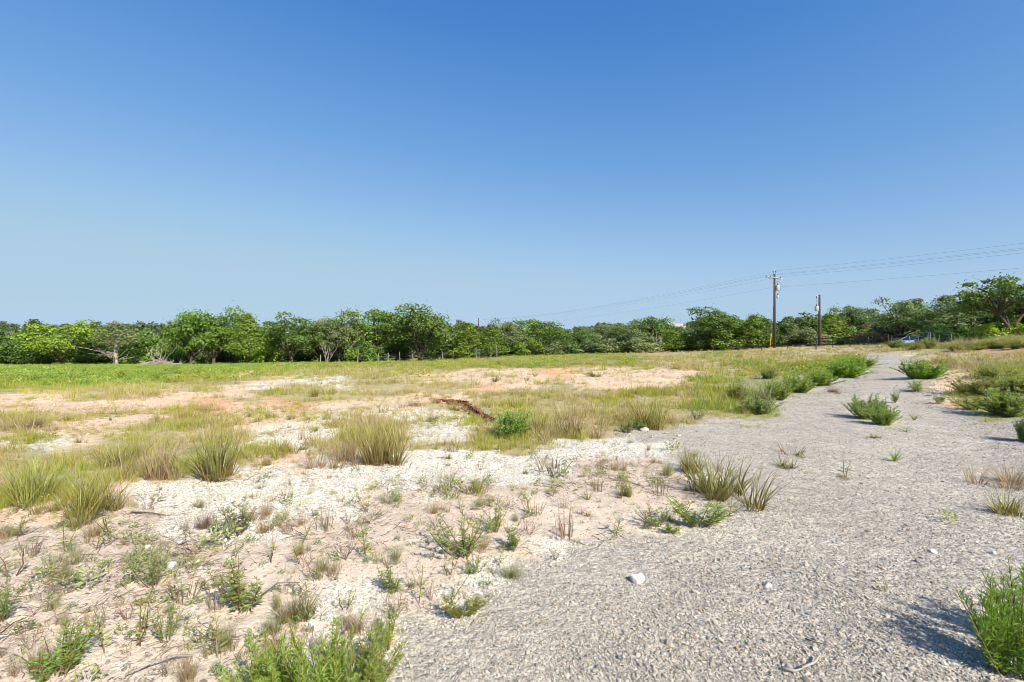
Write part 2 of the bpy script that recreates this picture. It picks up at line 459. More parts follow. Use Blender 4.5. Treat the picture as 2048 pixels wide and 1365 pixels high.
tint = np.clip(tint * (1 + .16 * dry), .02, .8)
lane = lanes(xs, ys); isr = blend(xs, ys, np.array([0,0,0,0,0,0,0,1.,0,0,0,0]))
sandy = (isr * np.clip((.5 - lane) * 2.2, 0, 1))[:, None]
tint = tint * (1 - sandy) + np.array([.43, .385, .32]) * sandy
rocky = np.clip(blend(xs, ys, ROCKY) + .15 * fbm(xs * 2, ys * 2, 62, 3), 0, 1)
nx, ny = len(gx), len(gy)
i = (np.arange(ny - 1)[:, None] * nx + np.arange(nx - 1)[None]).ravel()
mb = MB(); mb.add(np.stack([xs, ys, zs], -1), np.stack([i, i + 1, i + nx + 1, i + nx], -1), tint=tint)
g_o = mb.build('ground', ground_material(), smooth=True); tag(g_o, kind='structure')
at = g_o.data.attributes.new('rocky', 'FLOAT', 'POINT'); at.data.foreach_set('value', rocky.astype(np.float32))

# the washed-out clay edge in the middle of the field
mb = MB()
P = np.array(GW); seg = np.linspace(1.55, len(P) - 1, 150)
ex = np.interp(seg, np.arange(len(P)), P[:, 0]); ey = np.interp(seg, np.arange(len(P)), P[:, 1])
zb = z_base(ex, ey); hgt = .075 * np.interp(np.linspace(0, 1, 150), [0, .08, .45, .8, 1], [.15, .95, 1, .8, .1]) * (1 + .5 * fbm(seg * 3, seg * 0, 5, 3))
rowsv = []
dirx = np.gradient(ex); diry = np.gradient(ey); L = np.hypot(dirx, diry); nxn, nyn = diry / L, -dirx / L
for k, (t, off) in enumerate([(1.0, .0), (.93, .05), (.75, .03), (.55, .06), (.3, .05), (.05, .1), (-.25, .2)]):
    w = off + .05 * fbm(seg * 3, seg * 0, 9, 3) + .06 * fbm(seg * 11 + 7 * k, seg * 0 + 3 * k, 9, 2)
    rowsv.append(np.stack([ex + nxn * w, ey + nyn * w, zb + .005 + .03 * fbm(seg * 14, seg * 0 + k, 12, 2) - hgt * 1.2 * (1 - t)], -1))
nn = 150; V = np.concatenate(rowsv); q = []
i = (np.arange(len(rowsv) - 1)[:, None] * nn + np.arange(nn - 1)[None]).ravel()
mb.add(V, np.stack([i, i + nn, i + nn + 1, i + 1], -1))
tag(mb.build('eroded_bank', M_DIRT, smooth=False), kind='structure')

# ------------------------------------------------------------------ scattering (only for what nobody could count)
def source_collection(name, meshes):
    c = bpy.data.collections.new(name)
    for k, me in enumerate(meshes):
        o = bpy.data.objects.new(f'{name}_{chr(97 + k)}', me); c.objects.link(o)
    return c

def scatter(name, pts, rot, scl, col, idx, coll, mat_keep=None):
    me = bpy.data.meshes.new(name); me.vertices.add(len(pts)); me.vertices.foreach_set('co', pts.astype(np.float32).ravel())
    def attr(nm, typ, key, data):
        a = me.attributes.new(nm, typ, 'POINT'); a.data.foreach_set(key, data.astype(np.float32).ravel() if typ != 'INT' else data.astype(np.int32))
    attr('rot', 'FLOAT_VECTOR', 'vector', rot); attr('scl', 'FLOAT_VECTOR', 'vector', scl)
    attr('col', 'FLOAT_COLOR', 'color', np.concatenate([col, np.ones((len(col), 1))], 1)); attr('idx', 'INT', 'value', idx)
    o = bpy.data.objects.new(name, me); COL.objects.link(o); tag(o, kind='stuff')
    ng = bpy.data.node_groups.new(name + '_nodes', 'GeometryNodeTree')
    ng.interface.new_socket('Geometry', in_out='INPUT', socket_type='NodeSocketGeometry')
    ng.interface.new_socket('Geometry', in_out='OUTPUT', socket_type='NodeSocketGeometry')
    N = ng.nodes; Lk = ng.links
    gi = N.new('NodeGroupInput'); go = N.new('NodeGroupOutput')
    ip = N.new('GeometryNodeInstanceOnPoints'); ci = N.new('GeometryNodeCollectionInfo')
    ci.inputs['Collection'].default_value = coll; ci.inputs['Separate Children'].default_value = True; ci.inputs['Reset Children'].default_value = True
    def na(nm, dt):
        a = N.new('GeometryNodeInputNamedAttribute'); a.data_type = dt; a.inputs['Name'].default_value = nm
        return next(s for s in a.outputs if s.enabled and s.name == 'Attribute')
    Lk.new(gi.outputs[0], ip.inputs['Points']); Lk.new(ci.outputs[0], ip.inputs['Instance'])
    ip.inputs['Pick Instance'].default_value = True
    Lk.new(na('idx', 'INT'), ip.inputs['Instance Index']); Lk.new(na('scl', 'FLOAT_VECTOR'), ip.inputs['Scale'])
    er = N.new('FunctionNodeEulerToRotation'); Lk.new(na('rot', 'FLOAT_VECTOR'), er.inputs[0]); Lk.new(er.outputs[0], ip.inputs['Rotation'])
    Lk.new(ip.outputs[0], go.inputs[0])
    md = o.modifiers.new('scatter', 'NODES'); md.node_group = ng
    return o

def spots(n, y0, y1, u=1.35, p=2.0):
    """n random ground spots in the wedge before the camera, thinning with distance"""
    y = np.exp(rng.uniform(np.log(y0), np.log(y1), n)); return rng.uniform(-u, u, n) * y, y

# --- gravel of the track
def ico_stone(flat, seed):
    r = np.random.default_rng(seed)
    import bmesh
    bm = bmesh.new(); bmesh.ops.create_icosphere(bm, subdivisions=1, radius=.5)
    v = np.array([q.co[:] for q in bm.verts]); f = [[a.index for a in q.verts] for q in bm.faces]; bm.free()
    v = v * r.uniform(.72, 1.25, (len(v), 1)) * np.array([1.25, .9, flat])
    m = MB(); m.add(v, tris=f); return m.mesh('stone', M_STONE)
stones = source_collection('stone', [ico_stone(f, s) for s, f in enumerate((.6, .75, .5, .9, .65, .45))])

def stone_field(name, n, y0, y1, keep, size, cols, probs, sink=.45):
    x, y = spots(n, y0, y1)
    zn = zone(x, y, rng); ln = lanes(x, y); k = rng.random(n) < keep[zn] * np.where(zn == LET.index('R'), .5 + .6 * ln, 1)
    x, y, zn, ln = x[k], y[k], zn[k], ln[k]; m = len(x)
    s = size[0] * np.exp(rng.normal(0, size[1], m)) * np.where(zn == LET.index('R'), .62 + .7 * ln, .9) * (1 + np.clip(y - 4, 0, 12) * .05)
    pts = np.stack([x, y, z_at(x, y) + s * sink * .5], -1)
    rot = np.stack([rng.normal(0, .35, m), rng.normal(0, .35, m), rng.uniform(0, 6.28, m)], -1)
    c = np.array(cols)[rng.choice(len(cols), m, p=probs)] * rng.normal(1, .1, (m, 1)) * np.where(zn == LET.index('T'), 1.42, np.where(zn == LET.index('W'), 1.2, 1.0))[:, None]
    return scatter(name, pts, rot, np.repeat(s[:, None], 3, 1) * rng.uniform(.85, 1.15, (m, 3)), np.clip(c, .03, .85), rng.integers(0, 6, m), stones)
def keepv(**k): return np.array([k.get(c, 0.0) for c in LET])
GC = [(.475,.43,.355),(.385,.352,.292),(.58,.53,.445),(.265,.25,.222),(.455,.38,.285),(.38,.25,.16)]; GP = [.34,.26,.18,.12,.085,.015]
stone_field('gravel', 560000, 1.7, 22, keepv(R=1, T=1, W=.35, S=.035, P=.06), (.0100, .42), GC, GP)
stone_field('coarse_gravel', 6000, 1.8, 26, keepv(R=.7, T=.5, W=.8, S=.08, P=.15, K=.2), (.027, .30), GC, GP, .2)
CC = [(.68,.64,.57),(.62,.57,.49),(.58,.50,.40)]
stone_field('stone_chips', 20000, 1.8, 16, keepv(S=.5, T=.9, P=.5, W=1), (.0135, .4), CC, [.5, .3, .2], .12)

# --- grass of the field
def tuft(nb, h, spread, w, lean, seg=3):
    m = MB(); a = rng.uniform(0, 6.28, nb); r = spread * np.sqrt(rng.random(nb))
    b = np.stack([r * np.cos(a), r * np.sin(a), np.full(nb, -.01)], -1)
    t = jit(nb, (1, 1, 1), .18, .05)
    blades(m, b, a + rng.normal(0, .7, nb), h * rng.uniform(.45, 1.1, nb), np.abs(rng.normal(0, lean, nb)), rng.uniform(.1, 1.0, nb), w * rng.uniform(.7, 1.3, nb), t * .95, t * 1.05, seg)
    return m.mesh('tuft', M_SCAT)
tufts = source_collection('tuft', [tuft(30, 1, .4, .03, .35), tuft(24, 1, .3, .026, .25), tuft(34, 1, .5, .03, .5), tuft(18, 1, .3, .022, .25), tuft(28, 1, .5, .045, .7)])
def broad():
    m = MB(); n = 46; a = rng.uniform(0, 6.28, n); r = .45 * np.sqrt(rng.random(n))
    b = np.stack([r * np.cos(a), r * np.sin(a), rng.uniform(.05, .95, n) * (1 - r)], -1)
    d = np.stack([np.cos(a + rng.normal(0, .8, n)), np.sin(a + rng.normal(0, .8, n)), rng.uniform(.0, 1.2, n)], -1)
    leaves(m, b, d, rng.uniform(.18, .34, n), rng.uniform(.07, .13, n), jit(n, (1, 1, 1), .15, .05)); return m.mesh('sprig', M_SCAT)
sprigs = source_collection('sprig', [broad() for _ in range(4)])

GREEN = [(.29,.39,.06),(.33,.43,.065),(.25,.36,.055),(.37,.43,.09)]
YG = [(.42,.41,.065),(.36,.39,.05),(.48,.43,.11),(.43,.40,.08)]
TAN = [(.54,.44,.22),(.48,.385,.17),(.58,.48,.28),(.44,.37,.13)]
MIXES = {'G': GREEN, 'g': GREEN[:2] + YG, 'Y': YG + TAN, 'D': TAN + YG[2:], 'O': YG, 'P': YG + TAN, 'W': YG + TAN, 'R': YG, 'S': TAN + YG, 'T': TAN + YG, 'B': GREEN + YG[:2], 'K': TAN}
def grass_field(name, n, y0, y1, keep, h, coll, nvar, mixes=MIXES, hz=None, wid=1.0, clump=.5):
    x, y = spots(n, y0, y1)
    zn = zone(x, y, rng)
    cl = fbm(x * .9, y * .9, 77, 4)
    k = rng.random(n) < keep[zn] * np.clip(1 + cl * clump * 3, .05, 2)
    x, y, zn, cl = x[k], y[k], zn[k], cl[k]; m = len(x)
    hh = h * np.exp(rng.normal(0, .28, m)) * (1 + np.clip(cl, -.5, .6))
    hh = hh * np.clip(.55 + (y - 8) * .022, .55, 1) if hz is not None else hh
    if hz is not None: hh = hh * hz[zn]
    c = np.empty((m, 3))
    huge = fbm(x * .25, y * .25, 91, 3)
    for q, ch in enumerate(LET):
        w = np.nonzero(zn == q)[0]
        if len(w) == 0: continue
        A = np.array(mixes[ch]); idx = np.clip((fbm(x[w] * .8, y[w] * .8, 55, 3) * 1.1 + .5 + rng.normal(0, .22, len(w))) * len(A), 0, len(A) - 1).astype(int)
        c[w] = A[idx]
    c *= rng.normal(1, .12, (m, 1)) * (1 + .12 * huge[:, None])
    pts = np.stack([x, y, z_at(x, y) - .01], -1)
    rot = np.stack([rng.normal(0, .12, m), rng.normal(0, .12, m), rng.uniform(0, 6.28, m)], -1)
    scl = np.stack([hh * wid, hh * wid, hh], -1) * rng.uniform(.85, 1.2, (m, 1))
    return scatter(name, pts, rot, scl, np.clip(c, .01, .8), rng.integers(0, nvar, m), coll)
HZV = keepv(G=1.0, g=1.0, Y=.85, D=1.0, O=.5, P=.5, W=.6, R=.35, S=.45, T=.5, B=.75, K=.6)
grass_field('grass', 62000, 7.5, 95, keepv(G=1, g=.9, Y=.66, D=.75, O=.3, P=.5, W=.42, R=.003, S=.04, T=.03, B=.4, K=.25), .21, tufts, 5, hz=HZV, wid=1.0)
grass_field('meadow_weeds', 42000, 20, 95, keepv(G=1, g=.25, B=.5, D=.06, Y=.04), .16, sprigs, 4, hz=None, wid=1.6)
grass_field('thin_grass', 30000, 2.4, 14, keepv(G=1, g=1, Y=.9, D=.7, O=.06, P=.2, W=.22, R=.003, S=.065, T=.04, B=.4, K=.2), .27, tufts, 4, hz=HZV, wid=.7)
SPR = dict(MIXES); SPR['S'] = [(.23,.30,.09),(.31,.33,.14)]; SPR['T'] = SPR['S']; SPR['R'] = GREEN
grass_field('ground_sprigs', 3800, 2.0, 14, keepv(g=.3, Y=.3, D=.3, P=.25, W=.35, R=.002, S=.30, T=.10, B=.6), .085, sprigs, 4, mixes=SPR, wid=.9)

# --- dry twigs and straw lying on the sand
def litter():
    m = MB()
    for _ in range(9):
        a = rng.uniform(0, 6.28); p = np.array([rng.normal(0, .3), rng.normal(0, .3), .02]); pts = [p]; L = rng.uniform(.15, .5)
        for _ in range(3):
            a += rng.normal(0, .5); p = p + np.array([math.cos(a), math.sin(a), rng.normal(.12, .25)]) * L / 3; p[2] = max(.01, p[2]); pts.append(p)
        tube(m, pts, [.0075, .007, .005, .003], 3, jit(1, (1, 1, 1), .25, .05)[0], cap=False)
    return m.mesh('twig', M_SCAT)
twigs = source_collection('twig', [litter() for _ in range(5)])
TW = {c: [(.20,.14,.10),(.32,.23,.16),(.44,.34,.24),(.14,.10,.075)] for c in LET}
grass_field('dry_twigs', 14000, 2.0, 13, keepv(S=.55, T=.15, P=.3, R=.004, Y=.2, W=.25), .20, twigs, 5, mixes=TW, clump=.35)

# ------------------------------------------------------------------ trees
def grow(mb, p, d, L, r, depth, tint=(1, 1, 1), spread=.6, up=.15, kids=(2, 4), shrink=.68):
    """a limb and the limbs that leave it"""
    pts = [np.array(p, float)]; d = unit(np.array(d, float)); n = 4
    for k in range(n):
        d = unit(d + rng.normal(0, .13, 3) + np.array([0, 0, up * .25])); pts.append(pts[-1] + d * L / n)
    tube(mb, pts, np.linspace(r, r * .55, n + 1), 5 if depth > 1 else 4, tint, cap=False)
    if depth <= 0: return
    for _ in range(rng.integers(*kids)):
        k = rng.integers(2, n + 1)
        nd = unit(d + rng.normal(0, spread, 3) + np.array([0, 0, up]))
        grow(mb, pts[k], nd, L * shrink * rng.uniform(.8, 1.2), r * .55, depth - 1, tint, spread, up, kids, shrink)

def clumps(mb, centers, radii, per, size, flat=.75, under=.35, green=.12):
    for c, r in zip(centers, radii):
        d = unit(rng.normal(size=(per, 3)))
        dn = d[:, 2] < -.25
        d[dn & (rng.random(per) > under), 2] *= -1
        p = c + d * r * rng.uniform(.55, 1.12, (per, 1)) * np.array([1, 1, flat])
        t = jit(per, (1, 1, 1), .16, .05) * rng.normal(1, green)
        cards(mb, p, d + rng.normal(0, .55, (per, 3)) + np.array([0, 0, .25]), size * rng.uniform(.6, 1.3, per), t)

def oak_parts(low=.2, nl=36, per=150, size=.29, H=10., W=10., open_=0., fork=False, seed=0):
    cr, tr = MB(), MB()
    cz = low * H + (1 - low) * H / 2; rz = (1 - low) * H / 2
    C = []; R = []
    while len(C) < nl:
        d = unit(rng.normal(size=3)); k = rng.uniform(.35, .86)
        c = np.array([d[0] * W / 2 * k, d[1] * W / 2 * k, cz + d[2] * rz * k])
        if c[2] < low * H: continue
        c[0] += .25 * c[2] * (vnoise(c[2] * .3, seed) - .5)
        C.append(c); R.append(W * rng.uniform(.09, .165) * (1 - open_ * .4))
    clumps(cr, C, R, per, size)
    # loose outer sprays break the outline
    n = nl * 9; j = rng.integers(0, nl, n); d = unit(rng.normal(size=(n, 3)) + np.array([0, 0, .4]))
    cards(cr, np.array(C)[j] + d * np.array(R)[j][:, None] * rng.uniform(1.0, 1.4, (n, 1)), d + rng.normal(0, .7, (n, 3)), size * .75 * rng.uniform(.5, 1.1, n), jit(n, (1.05, 1.05, 1), .15, .05))
    top = np.array([0, 0, max(low * H * .9, 1.0)])
    tube(tr, [(0, 0, -.3), (0, 0, .1), top * .6 + np.array([.06, .05, 0]), top], [.36, .27, .22, .2], 8)
    for c in C[:18]:
        mid = (top + c) / 2 + np.array([0, 0, .25]) + rng.normal(0, .25, 3)
        tube(tr, [top - np.array([0, 0, .15]), top * .6 + mid * .4 + rng.normal(0, .1, 3), mid, c], [.14, .11, .08, .03], 5, cap=False)
    return cr, tr

def cedar_parts(low=.1, n=900, H=10., W=6., bare=0., thin=1.0):
    cr, tr = MB(), MB()
    t = low + (1 - low) * rng.random(int(n * thin)) ** 1.25; a = rng.uniform(0, 6.28, len(t))
    prof = (1 - (t - low) / (1 - low)) ** .75 * np.clip((t - low) * 6 + .35, 0, 1) + .03
    lob = .72 + .62 * (vnoise(np.cos(a) * 2.2 + 5 + t * 3, np.sin(a) * 2.2 + 5 + t * 9, 4) - .2)
    Rr = W / 2 * prof * lob; f = rng.uniform(.3, 1, len(t)) ** .6
    o = np.stack([np.cos(a), np.sin(a), np.zeros_like(a)], -1)
    P = o * (Rr * f)[:, None] + np.stack([a * 0, a * 0, t * H - (1 - f) * .5], -1)
    d = unit(o * .8 + np.array([0, 0, .75]) + rng.normal(0, .25, (len(t), 3)))
    for k in range(5):
        q = P + d * (k - 1.5) * .17 + rng.normal(0, .12, P.shape)
        cards(cr, q, o + rng.normal(0, .6, P.shape) + np.array([0, 0, .3]), .28 * rng.uniform(.6, 1.25, len(t)), jit(len(t), (1, 1, 1), .2, .05), aspect=.7)
    tube(tr, [(0, 0, -.3), (.03, 0, .3), (0, .06, H * .4), (0, 0, H * .93)], [.24, .2, .13, .03], 7)
    for k in range(26):
        z = rng.uniform(max(.12, low * .7) * H, H * .8); b = rng.uniform(0, 6.28); L = W * .42 * (1 - z / H)
        tube(tr, [(0, 0, z), (math.cos(b) * L * .6, math.sin(b) * L * .6, z + L * .3), (math.cos(b) * L, math.sin(b) * L, z + L * .8)], [.06, .04, .015], 4, cap=False)
    if bare:
        for k in range(16):
            b = rng.uniform(0, 6.28); z = rng.uniform(.06, .3) * H
            grow(tr, (0, 0, z), (math.cos(b), math.sin(b), rng.uniform(.55, 1.0)), W * rng.uniform(.25, .4), .06, 1, spread=.3, up=.2, kids=(1, 3), shrink=.55)
    return cr, tr

def bush_parts(nl=24, per=120, H=5., W=6., size=.27):
    cr, tr = MB(), MB(); C = []; R = []
    for _ in range(nl):
        a = rng.uniform(0, 6.28); f = math.sqrt(rng.random()); z = rng.uniform(.12, 1) * H * (1 - .62 * f * f) * .86
        C.append(np.array([math.cos(a) * f * W * .42, math.sin(a) * f * W * .42, z])); R.append(rng.uniform(.10, .19) * W)
    clumps(cr, C, R, per, size, .85, .5)
    n = nl * 8; j = rng.integers(0, nl, n); d = unit(rng.normal(size=(n, 3)) + np.array([0, 0, .5]))
    cards(cr, np.array(C)[j] + d * np.array(R)[j][:, None] * rng.uniform(1, 1.5, (n, 1)), d + rng.normal(0, .7, (n, 3)), size * .7 * rng.uniform(.5, 1.1, n), jit(n, (1.05, 1.05, 1), .15, .05))
    for c in C[:10]: tube(tr, [(rng.normal(0, .2), rng.normal(0, .2), -.2), c * np.array([.4, .4, .5]), c], [.09, .06, .02], 5, cap=False)
    return cr, tr

def dead_parts(H=6., n=6, spread=.42, rad=.07):
    tr = MB()
    for k in range(n):
        a = rng.uniform(0, 6.28); l = rng.uniform(.2, 1.0)
        grow(tr, (rng.normal(0, .12), rng.normal(0, .12), -.2), (math.cos(a) * l, math.sin(a) * l, 1), H * .46, rad, 2, spread=spread, up=.3, kids=(2, 4), shrink=.58)
    return None, tr

PROTO = {
 'oak': [(oak_parts(.09, 42, seed=k), 10., 10.) for k in range(3)] + [(oak_parts(.26, 32, seed=9), 10., 10.)],
 'cedar': [(cedar_parts(.06), 10., 6.), (cedar_parts(.12), 10., 6.), (cedar_parts(.2), 10., 6.)],
 'bush': [(bush_parts(), 5., 6.), (bush_parts(20), 5., 6.), (bush_parts(28, 100), 5., 6.)],
 'bare_cedar': [(cedar_parts(.5, 420, bare=1), 10., 6.)],
 'dead': [(dead_parts(), 5.4, 5.), (dead_parts(6., 4, .35, .075), 5.6, 4.)],
 'open_oak': [(oak_parts(.34, 30, 75, .34, open_=.5, seed=4), 10., 10.)],
}
def extent(p, k):
    V = np.concatenate((p[0] or p[1]).v)
    if k == 'bare_cedar': V = np.concatenate([V] + p[1].v)
    return float(np.percentile(V[:, 2], 99.8)), 2 * float(np.percentile(np.abs(V[:, :2]), 97.5))
PMESH = {k: [(p[0].mesh('crown', M_TREE) if p[0] else None, p[1].mesh('trunk', M_PALE if k in ('dead', 'bare_cedar') else M_BARK, True), *extent(p, k)) for p, h, w in v] for k, v in PROTO.items()}
CROWN_SRC = source_collection('far_crown', [])
NAMES = {'oak': ('oak_tree', 'tree'), 'cedar': ('cedar_tree', 'tree'), 'bush': ('bush', 'bush'), 'bare_cedar': ('cedar_tree', 'tree'), 'dead': ('dead_tree', 'dead tree'), 'open_oak': ('oak_tree', 'tree')}
used = {}
def tree(px, d, top, wpx, kind, col, label, group):
    x = (px - 1024) / F * d; z = zf(x, d)
    H = EYE + (HZ - top) / F * d - z + .15; W = wpx / F * d * (1.08 if kind in ('oak', 'cedar', 'bush') else 1)
    k = used.get(kind, 0); used[kind] = k + 1
    cm, tm, h0, w0 = PMESH[kind][k % len(PMESH[kind])]
    nm, cat = NAMES[kind]
    col = tuple(v * 1.18 for v in col) if group == RT else col
    o = empty(nm, (x, d, z), rng.uniform(0, 6.28)); o.scale = (W / w0, W / w0, H / h0)
    tag(o, label, cat, group)
    t = bpy.data.objects.new('trunk' if kind != 'bush' else 'stems', tm); COL.objects.link(t); t.parent = o
    if cm:
        c = bpy.data.objects.new('crown' if kind != 'bush' else 'foliage', cm); COL.objects.link(c); c.parent = o; c.color = (*col, 1)
    return o
DG = (0.116, 0.195, 0.032); MG = (0.165, 0.275, 0.037); YGN = (0.275, 0.384, 0.043); GG = (0.226, 0.268, 0.104); CG = (0.207, 0.305, 0.037); BG = (.175, .245, .09); PALE = (0.281, 0.329, 0.128); RB = (.26, .19, .09)
LT = 'trees along the far edge of the field'; RT = 'trees and bushes on the right side'
TREES = [
 (20, 80, 657, 85, 'bush', DG, 'dark green brushy tree at the left end of the treeline', LT),
 (68, 79, 641, 60, 'cedar', DG, 'dark narrow cedar between the left-end brush and the yellow-green elm', LT),
 (125, 77, 642, 110, 'oak', YGN, 'bright yellow-green leafy tree with low drooping crown near the left edge', LT),
 (180, 83, 652, 66, 'cedar', DG, 'dark cedar just right of the drooping yellow-green tree', LT),
 (231, 77, 646, 84, 'bare_cedar', GG, 'cedar with a fan of bare pale limbs under thin grey-green crown', LT),
 (278, 82, 661, 78, 'bush', MG, 'leafy mid-green bush behind the bleached dead shrub', LT),
 (318, 76, 684, 62, 'dead', GG, 'bleached dead shrub with upright forking branches by the meadow', LT),
 (331, 96, 645, 40, 'dead', GG, 'grey leafless treetop standing above the bushes left of the big oaks', LT),
 (352, 85, 660, 60, 'bush', MG, 'round bush tucked against the left flank of the tall oak group', LT),
 (382, 80, 627, 82, 'oak', MG, 'left oak of the tall oak group, with slim dark trunk', LT),
 (428, 79, 616, 100, 'oak', MG, 'tallest middle oak of the tall oak group on the left', LT),
 (470, 84, 628, 66, 'oak', DG, 'narrower oak behind the pointed cedar with the pale trunk', LT),
 (497, 77, 629, 66, 'cedar', CG, 'pointed cedar with visible trunk at right end of tall oak group', LT),
 (530, 80, 656, 60, 'bush', YGN, 'yellow-green bush between the pointed cedar and a dark round oak', LT),
 (583, 79, 629, 100, 'oak', DG, 'dark round oak standing alone right of the pointed cedar', LT),
 (640, 85, 640, 80, 'oak', GG, 'lower grey-green oak beside the dark round oak', LT),
 (678, 82, 630, 74, 'oak', GG, 'grey-green oak with thin twiggy crown left of the broad oak', LT),
 (655, 78, 682, 36, 'dead', GG, 'grey twiggy dead bush under the grey-green oaks', LT),
 (745, 84, 618, 128, 'oak', MG, 'broad dome-shaped oak left of the tallest oak', LT),
 (722, 79, 676, 66, 'bush', MG, 'lighter green bush in front of the broad dome-shaped oak', LT),
 (795, 88, 644, 70, 'oak', DG, 'dark oak filling the gap between the two largest oaks', LT),
 (840, 80, 612, 112, 'oak', (.145,.225,.04), 'tallest rounded oak on a single dark trunk, middle of the treeline', LT),
 (893, 85, 655, 66, 'bush', DG, 'dark brush right of the tallest rounded oak', LT),
 (936, 80, 648, 82, 'cedar', (.20, .285, .03), 'bright yellow-green spreading cedar with bare stems right of tallest oak', LT),
 (984, 80, 656, 66, 'cedar', (.17, .255, .03), 'bright cedar with two bare pale trunks left of grey-green tree', LT),
 (1013, 85, 640, 64, 'oak', GG, 'tall grey-green tree between the bright cedars and the far oak', LT),
 (1068, 89, 639, 94, 'oak', MG, 'wide oak behind low bushes near the middle of the photo', LT),
 (1057, 82, 677, 58, 'bush', CG, 'low yellowish bush in front of the wide middle oak', LT),
 (1105, 83, 684, 62, 'bush', GG, 'pale vine-covered bush below the white gable', LT),
 (1120, 92, 678, 46, 'bush', MG, 'green bush directly in front of the white gabled house', LT),
 (1148, 90, 664, 70, 'oak', DG, 'dark oak just right of the white gable', LT),
 (1165, 83, 680, 76, 'bush', BG, 'low bluish-green bush second right of the white gable', LT),
 (1192, 96, 652, 74, 'oak', GG, 'muted oak beneath the far ridge, left of the grey dead tree', LT),
 (1210, 84, 672, 72, 'bush', PALE, 'pale leafy bush under the grey dead tree', LT),
 (1217, 99, 648, 44, 'dead', GG, 'grey dead tree rising from the middle brush line', LT),
 (1256, 87, 647, 76, 'oak', BG, 'vine-draped bluish oak right of the grey dead tree', LT),
 (1278, 83, 675, 84, 'bush', PALE, 'wide pale vine-covered bush below the vine-draped oak', LT),
 (1302, 97, 635, 80, 'oak', MG, 'oak at the highest point of the brush between vine-draped oak and roof', LT),
 (1312, 82, 664, 40, 'dead', GG, 'small leafless grey tree right of the wide pale bush', LT),
 (1345, 84, 664, 74, 'cedar', CG, 'squat cedar below the beige house roof', LT),
 (1385, 84, 662, 76, 'bush', DG, 'dark bush right of the squat cedar', LT),
 (1398, 100, 642, 70, 'oak', BG, 'far oak beside the beige house roof', LT),
 (1426, 82, 616, 92, 'oak', DG, 'big dark oak standing above the black rail fence end', LT),
 (1482, 81, 631, 80, 'oak', MG, 'oak between the big dark oak and the tall utility pole', LT),
 (1456, 79, 662, 62, 'bush', CG, 'bright bush behind the black rail fence', LT),
 (1507, 78, 634, 60, 'cedar', CG, 'cedar two trees left of the tall utility pole', LT),
 (1533, 78, 640, 52, 'cedar', DG, 'cedar directly left of the tall utility pole behind yellow guard', LT),
 (1577, 81, 650, 56, 'cedar', DG, 'dark cedar directly right of the tall utility pole', LT),
 (1605, 90, 628, 80, 'open_oak', BG, 'loose airy tree behind the gap between the two utility poles', LT),
 (1612, 76, 657, 76, 'bush', GG, 'grey-green rounded bush between the two utility poles', LT),
 (1662, 78, 629, 72, 'cedar', CG, 'green cedar right behind the short utility pole', RT),
 (1693, 80, 612, 60, 'oak', BG, 'vine-covered tree right of the short utility pole', RT),
 (1724, 81, 620, 60, 'oak', BG, 'vine-covered tree above the reddish bush', RT),
 (1712, 74, 655, 46, 'bush', MG, 'mid-green bush left of the reddish bush by the black fence', RT),
 (1746, 70, 650, 62, 'bush', RB, 'reddish-brown drying bush beside the black fence', RT),
 (1772, 79, 640, 56, 'oak', DG, 'dark tree between the reddish bush and the grey-green trees', RT),
 (1800, 65, 598, 84, 'oak', BG, 'tall grey-green tree left of the parked car', RT),
 (1833, 67, 600, 70, 'cedar', BG, 'grey-green cedar rising behind the parked car', RT),
 (1853, 62, 624, 70, 'oak', MG, 'greener rounded tree above the parked car', RT),
 (1894, 58, 594, 84, 'cedar', BG, 'broad grey cedar left of the large spreading oak', RT),
 (1927, 60, 612, 74, 'oak', BG, 'shaded tree partly behind the large spreading oak', RT),
 (1962, 57, 622, 74, 'bush', BG, 'shaded brush under the left limbs of the large spreading oak', RT),
 (1884, 50, 654, 50, 'bush', (.12,.25,.04), 'vivid green low bush right of the parked car', RT),
 (1925, 49, 655, 40, 'bush', (.17,.29,.04), 'low leafy bush on the bank left of the yellow-green bush', RT),
 (1984, 46, 647, 50, 'bush', (.32,.42,.03), 'bright yellow-green bush left of the spreading oak trunk', RT),
 (2046, 45, 640, 56, 'bush', (.30,.40,.03), 'bright yellow-green bush right of the spreading oak trunk', RT),
]
for t in TREES: tree(*t)

